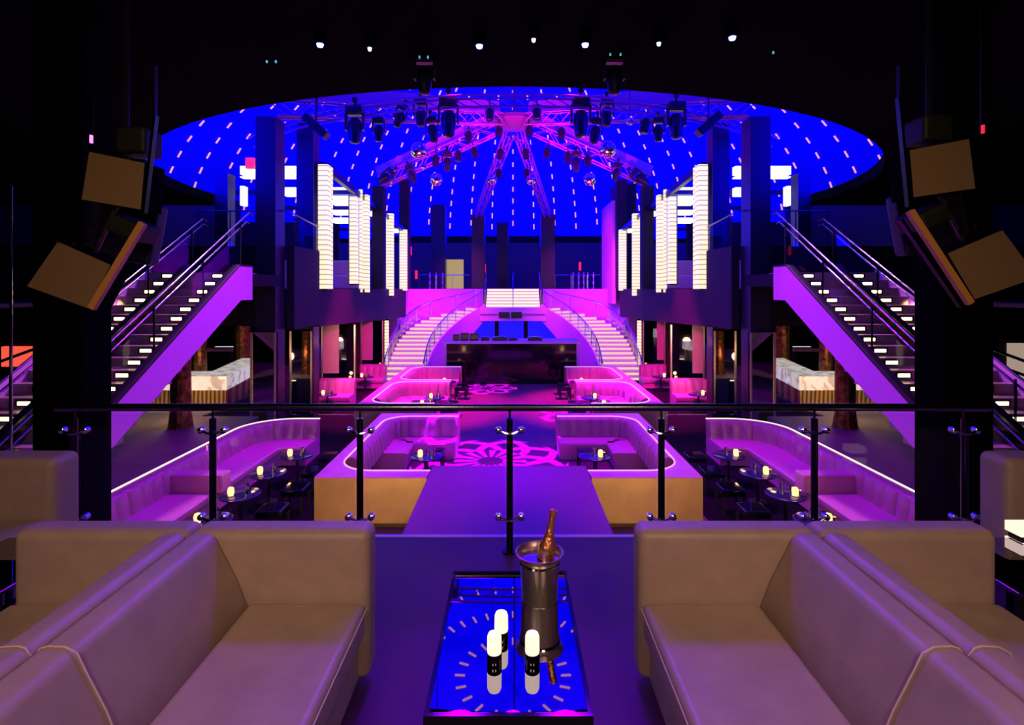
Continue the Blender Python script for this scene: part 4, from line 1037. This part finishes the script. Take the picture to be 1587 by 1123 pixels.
# thin lit pole at far left and shelf behind the left column
tag(MB().tube([(X(17,4.6),4.6,0),(X(17,4.6),4.6,Z(290,4.6))], .012, 6).build('pole', 'chrome'), 'thin upright steel pole at the far left edge', 'pole')
for s in (-1, 1):
    t = thing('wall_screen', ('red glowing' if s < 0 else 'pale') + ' screen seen beyond the %s edge column' % SIDE[s], 'screen', (s*12.3, 13.3, 1.5))
    Y = 13.3
    xa, xb, za, zb = (X(2,Y), X(45,Y), Z(568,Y), Z(537,Y)) if s < 0 else (X(1566,Y), X(1590,Y), Z(598,Y), Z(532,Y))
    MB().box(xa, xb, Y, Y+.1, za, zb).build('screen', 'redscreen' if s < 0 else emat('pale_screen', (.6,.45,.35), .6), t)
    MB().box(xa-.1, xb+.1, Y+.1, Y+.2, MAIN, zb+.1).build('stand', 'black', t)
    t = thing('outer_staircase', 'part of another staircase beyond the %s edge column' % SIDE[s], 'staircase', (s*9.5, 10.5, MAIN))
    Y = 10.5
    for k in range(5):
        zc_ = Z(590+17*k, Y); MB().box(s*8.5, s*10.6, Y-.3*k*.2, Y+.25-.3*k*.2, zc_-.03, zc_).build('tread', 'darkmetal', t)
    MB().tube([(s*8.9, Y, Z(533,Y)), (s*10.6, Y, Z(583,Y))], .03, 6).tube([(s*8.9, Y, Z(556,Y)), (s*10.6, Y, Z(604,Y))], .03, 6).build('handrail', 'handrail', t)
    for xx in (8.9, 10.4): MB().tube([(s*xx, Y, MAIN), (s*xx, Y, Z(545,Y))], .03, 6).build('post', 'darkmetal', t)
# purple padded stool and lit lantern at the right edge
t = thing('candle_lantern', 'two-part glowing lantern at the right edge of the picture', 'lantern', (X(1583,3.0), 3.0, MEZZ))
xx = X(1584,3.0)
MB().box(xx-.05,xx+.08,2.95,3.05,Z(826,3.0),Z(811,3.0)).box(xx-.05,xx+.08,2.95,3.05,Z(850,3.0),Z(836,3.0)).build('light', 'candle', t)
MB().box(xx-.04,xx+.07,2.96,3.04,MEZZ,Z(851,3.0)).box(xx-.04,xx+.07,2.96,3.04,Z(836,3.0),Z(826,3.0)).build('body', 'black', t)

# ------------------------------------------------------------------ pit tables, stools, candles, glasses
def pit_table():
    t = thing('lounge_table', '', 'table', (0,0,0))
    MB().lathe([(.30,.50),(.31,.505),(.31,.525),(.30,.53)], (0,0,0), 24).build('tabletop', 'tablecloth', t, smooth=True, local=True)
    MB().lathe([(.16,0),(.16,.02),(.03,.03),(.03,.5)], (0,0,0), 14).build('pedestal', 'rig', t, smooth=True, local=True)
    return t
def stool():
    t = thing('cube_stool', '', 'stool', (0,0,0))
    MB().box(-.2,.2,-.2,.2,.30,.42).build('seat', 'blackgloss', t, bevel=.03, local=True)
    for a in (-.17,.17):
        for b in (-.17,.17): MB().box(a-.02,a+.02,b-.02,b+.02,0,.3).build('leg', 'rig', t, local=True)
    return t
def tumbler():
    return tag(MB().lathe([(.028,0),(.034,.1),(.031,.1),(.026,.01)], (0,0,0), 12).build('glass_tumbler', 'chrome', smooth=True, local=True), '', 'glass')
def bowl_candle():
    t = thing('candle_holder', '', 'candle', (0,0,0))
    MB().lathe([(.03,0),(.045,.03),(.05,.09),(.04,.13),(.02,.14)], (0,0,0), 14).build('globe', 'candle2', t, smooth=True, local=True)
    MB().lathe([(.05,0),(.05,.01),(.03,.012)], (0,0,0), 14).build('saucer', 'chrome', t, smooth=True, local=True)
    return t
PT, ST, TU, BC = pit_table(), stool(), tumbler(), bowl_candle(); first = True
tabs = []
for s in (-1, 1):
    S = SIDE[s]
    tabs += [(s*4.3, 7.75, 'by the %s outer banquette, nearest the mezzanine' % S), (s*4.35, 8.75, 'by the %s outer banquette, second from the mezzanine' % S), (s*4.35, 9.75, 'by the %s outer banquette, third from the mezzanine' % S), (s*4.25, 10.8, 'by the %s outer banquette, deepest in its corner' % S),
             (s*1.65-.05, 10.75, 'in the near %s booth' % S), (s*2.45, 15.5, 'in the middle %s booth, nearer' % S), (s*2.35, 16.5, 'in the middle %s booth, by the seat' % S), (s*2.3, 19.3, 'in the farthest %s booth' % S),
             (s*5.75, 17.0, 'before the nearer banquette under the %s gallery' % S), (s*5.5, 20.4, 'before the farther banquette under the %s gallery' % S)]
for i, (x, y, wd) in enumerate(tabs):
    if i == 0: PT.location = (x,y,0); tb = PT
    else: tb = dup(PT, (x,y,0))
    tb['label'] = 'round dark table ' + wd
    if i == 0: BC.location = (x-.1,y-.1,.53); b = BC
    else: b = dup(BC, (x-.1*(1 if x<0 else -1),y-.1,.53))
    b['label'] = 'glowing candle globe, table ' + wd
    if y < 18: point('candle_light', (x-.1*(1 if x<0 else -1), y-.22, .75), 2.2, (1,.5,.15), .05)
    for k, (gx, gy) in enumerate(((.12,.05),(.02,.17),(.16,-.12))):
        if i == 0 and k == 0: TU.location = (x+gx,y+gy,.53); g = TU
        else: g = TU.copy(); C.objects.link(g); g.location = (x+gx,y+gy,.53)
        g['label'] = 'shiny tumbler, table ' + wd; g['group'] = 'tumblers on the table ' + wd
sts = []
for s in (-1, 1):
    S = SIDE[s]
    for k, (xx, yy) in enumerate(((3.72, 7.6),(3.72,8.5),(3.72,9.4),(3.72,10.3),(3.72,11.2))):
        sts.append((s*xx, yy, 'facing the %s outer banquette, %s from the mezzanine' % (S, ['first','second','third','fourth','fifth'][k])))
    sts += [(s*1.6-.05, 11.5, 'in the near %s booth behind the table' % S), (s*1.85, 15.6, 'at the mouth of the middle %s booth' % S), (s*1.85, 16.4, 'at the mouth of the middle %s booth, farther' % S), (s*1.8, 18.9, 'at the mouth of the farthest %s booth' % S), (s*1.8, 19.7, 'at the mouth of the farthest %s booth, farther' % S)]
for i, (x, y, wd) in enumerate(sts):
    o = ST if i == 0 else dup(ST, (x,y,0)); o.location = (x,y,0); o['label'] = 'low black padded stool ' + wd

# ------------------------------------------------------------------ bars beyond the stairs
for s in (-1, 1):
    S = SIDE[s]
    def sp(px): return px if s < 0 else 1590-px
    t = thing('bar_counter', 'long backlit marble bar counter with ribbed timber front on the %s' % S, 'bar', (s*9, 14, MAIN))
    pts = [(s*7.1,13.6),(s*7.75,17.2),(s*8.5,17.2),(s*7.95,14.5),(s*12.5,14.5),(s*12.5,13.6)]
    if s < 0: pts = pts[::1]
    MB().prism(pts, MAIN+.48, MAIN+.82).build('countertop', 'marble', t)
    c = Vector((s*9, 15, 0))
    pts2 = [(p[0] + (.06*s if abs(p[0]) < 9 else 0), p[1]+.07 if p[1] < 14 else p[1]-.02) for p in pts]
    MB().prism(pts2, MAIN, MAIN+.48).build('front', 'slats', t)
    point('bar_glow', (s*7.6, 12.6, 1.5), 30, WARM, .15)
    MB().box(s*7.0, s*12.5, 13.50, 13.53, MAIN+.02, MAIN+.05).build('foot_rail', 'glowwarm', t)
    for (px, Y, r, wd) in ((280, 11.9, .20, 'nearest, before the bar'), (310, 15.2, .17, 'middle, rising from the bar'), (375, 18.0, .25, 'farthest, beside the bottle shelf')):
        x = X(sp(px), Y)
        tag(MB().lathe([(r*1.25,MAIN),(r*1.05,MAIN+.3),(r,MAIN+1.2),(r*1.1,3.5)], (x,Y,0), 14).build('column', 'copper'), 'rough copper clad round column, %s on the %s' % (wd, S), 'column')
    Y = 19.5
    t = thing('bottle_shelf', 'backlit blue and white bottle shelf behind the %s bar' % S, 'shelf', (X(sp(348),Y), Y, MAIN))
    xa, xb = sorted((X(sp(333),Y), X(sp(363),Y)))
    MB().box(xa, xb, Y, Y+.1, Z(556,Y), Z(537,Y)).build('back_panel', 'backlit', t)
    MB().box(xa-.05, xb+.05, Y-.25, Y+.1, Z(559,Y), Z(556,Y)).build('shelf', 'steel', t)
    MB().box(xa-.05, xb+.05, Y-.2, Y+.1, MAIN, Z(559,Y)).build('cabinet', 'slats', t)
    for k in range(7):
        xx = xa + (k+.6)*(xb-xa)/7.2
        tag(MB().lathe([(.035,0),(.035,.18),(.012,.24),(.012,.3)], (xx, Y-.12, Z(556,Y)), 8).build('bottle', 'bluebottle'), 'blue lit bottle on the backlit shelf behind the %s bar' % S, 'bottle', 'bottles behind the %s bar' % S)
    struct(MB().box(s*8.3, s*20, 21.5, 21.7, MAIN, 3.5).build('wall_'+S, 'black'))
    t = thing('back_counter', 'pale back counter below the bottle shelf on the %s' % S, 'counter', (s*10, 18.6, MAIN))
    MB().box(s*9.4, s*12.5, 18.3, 18.8, MAIN+.9, MAIN+1.0).build('worktop', 'ledge', t)
    MB().box(s*9.5, s*12.4, 18.4, 18.75, MAIN, MAIN+.9).build('cabinet', 'black', t)
    struct(MB().box(s*7.9, s*20, 4.2, 30, 3.5, 3.54).build('ceiling', 'black'))
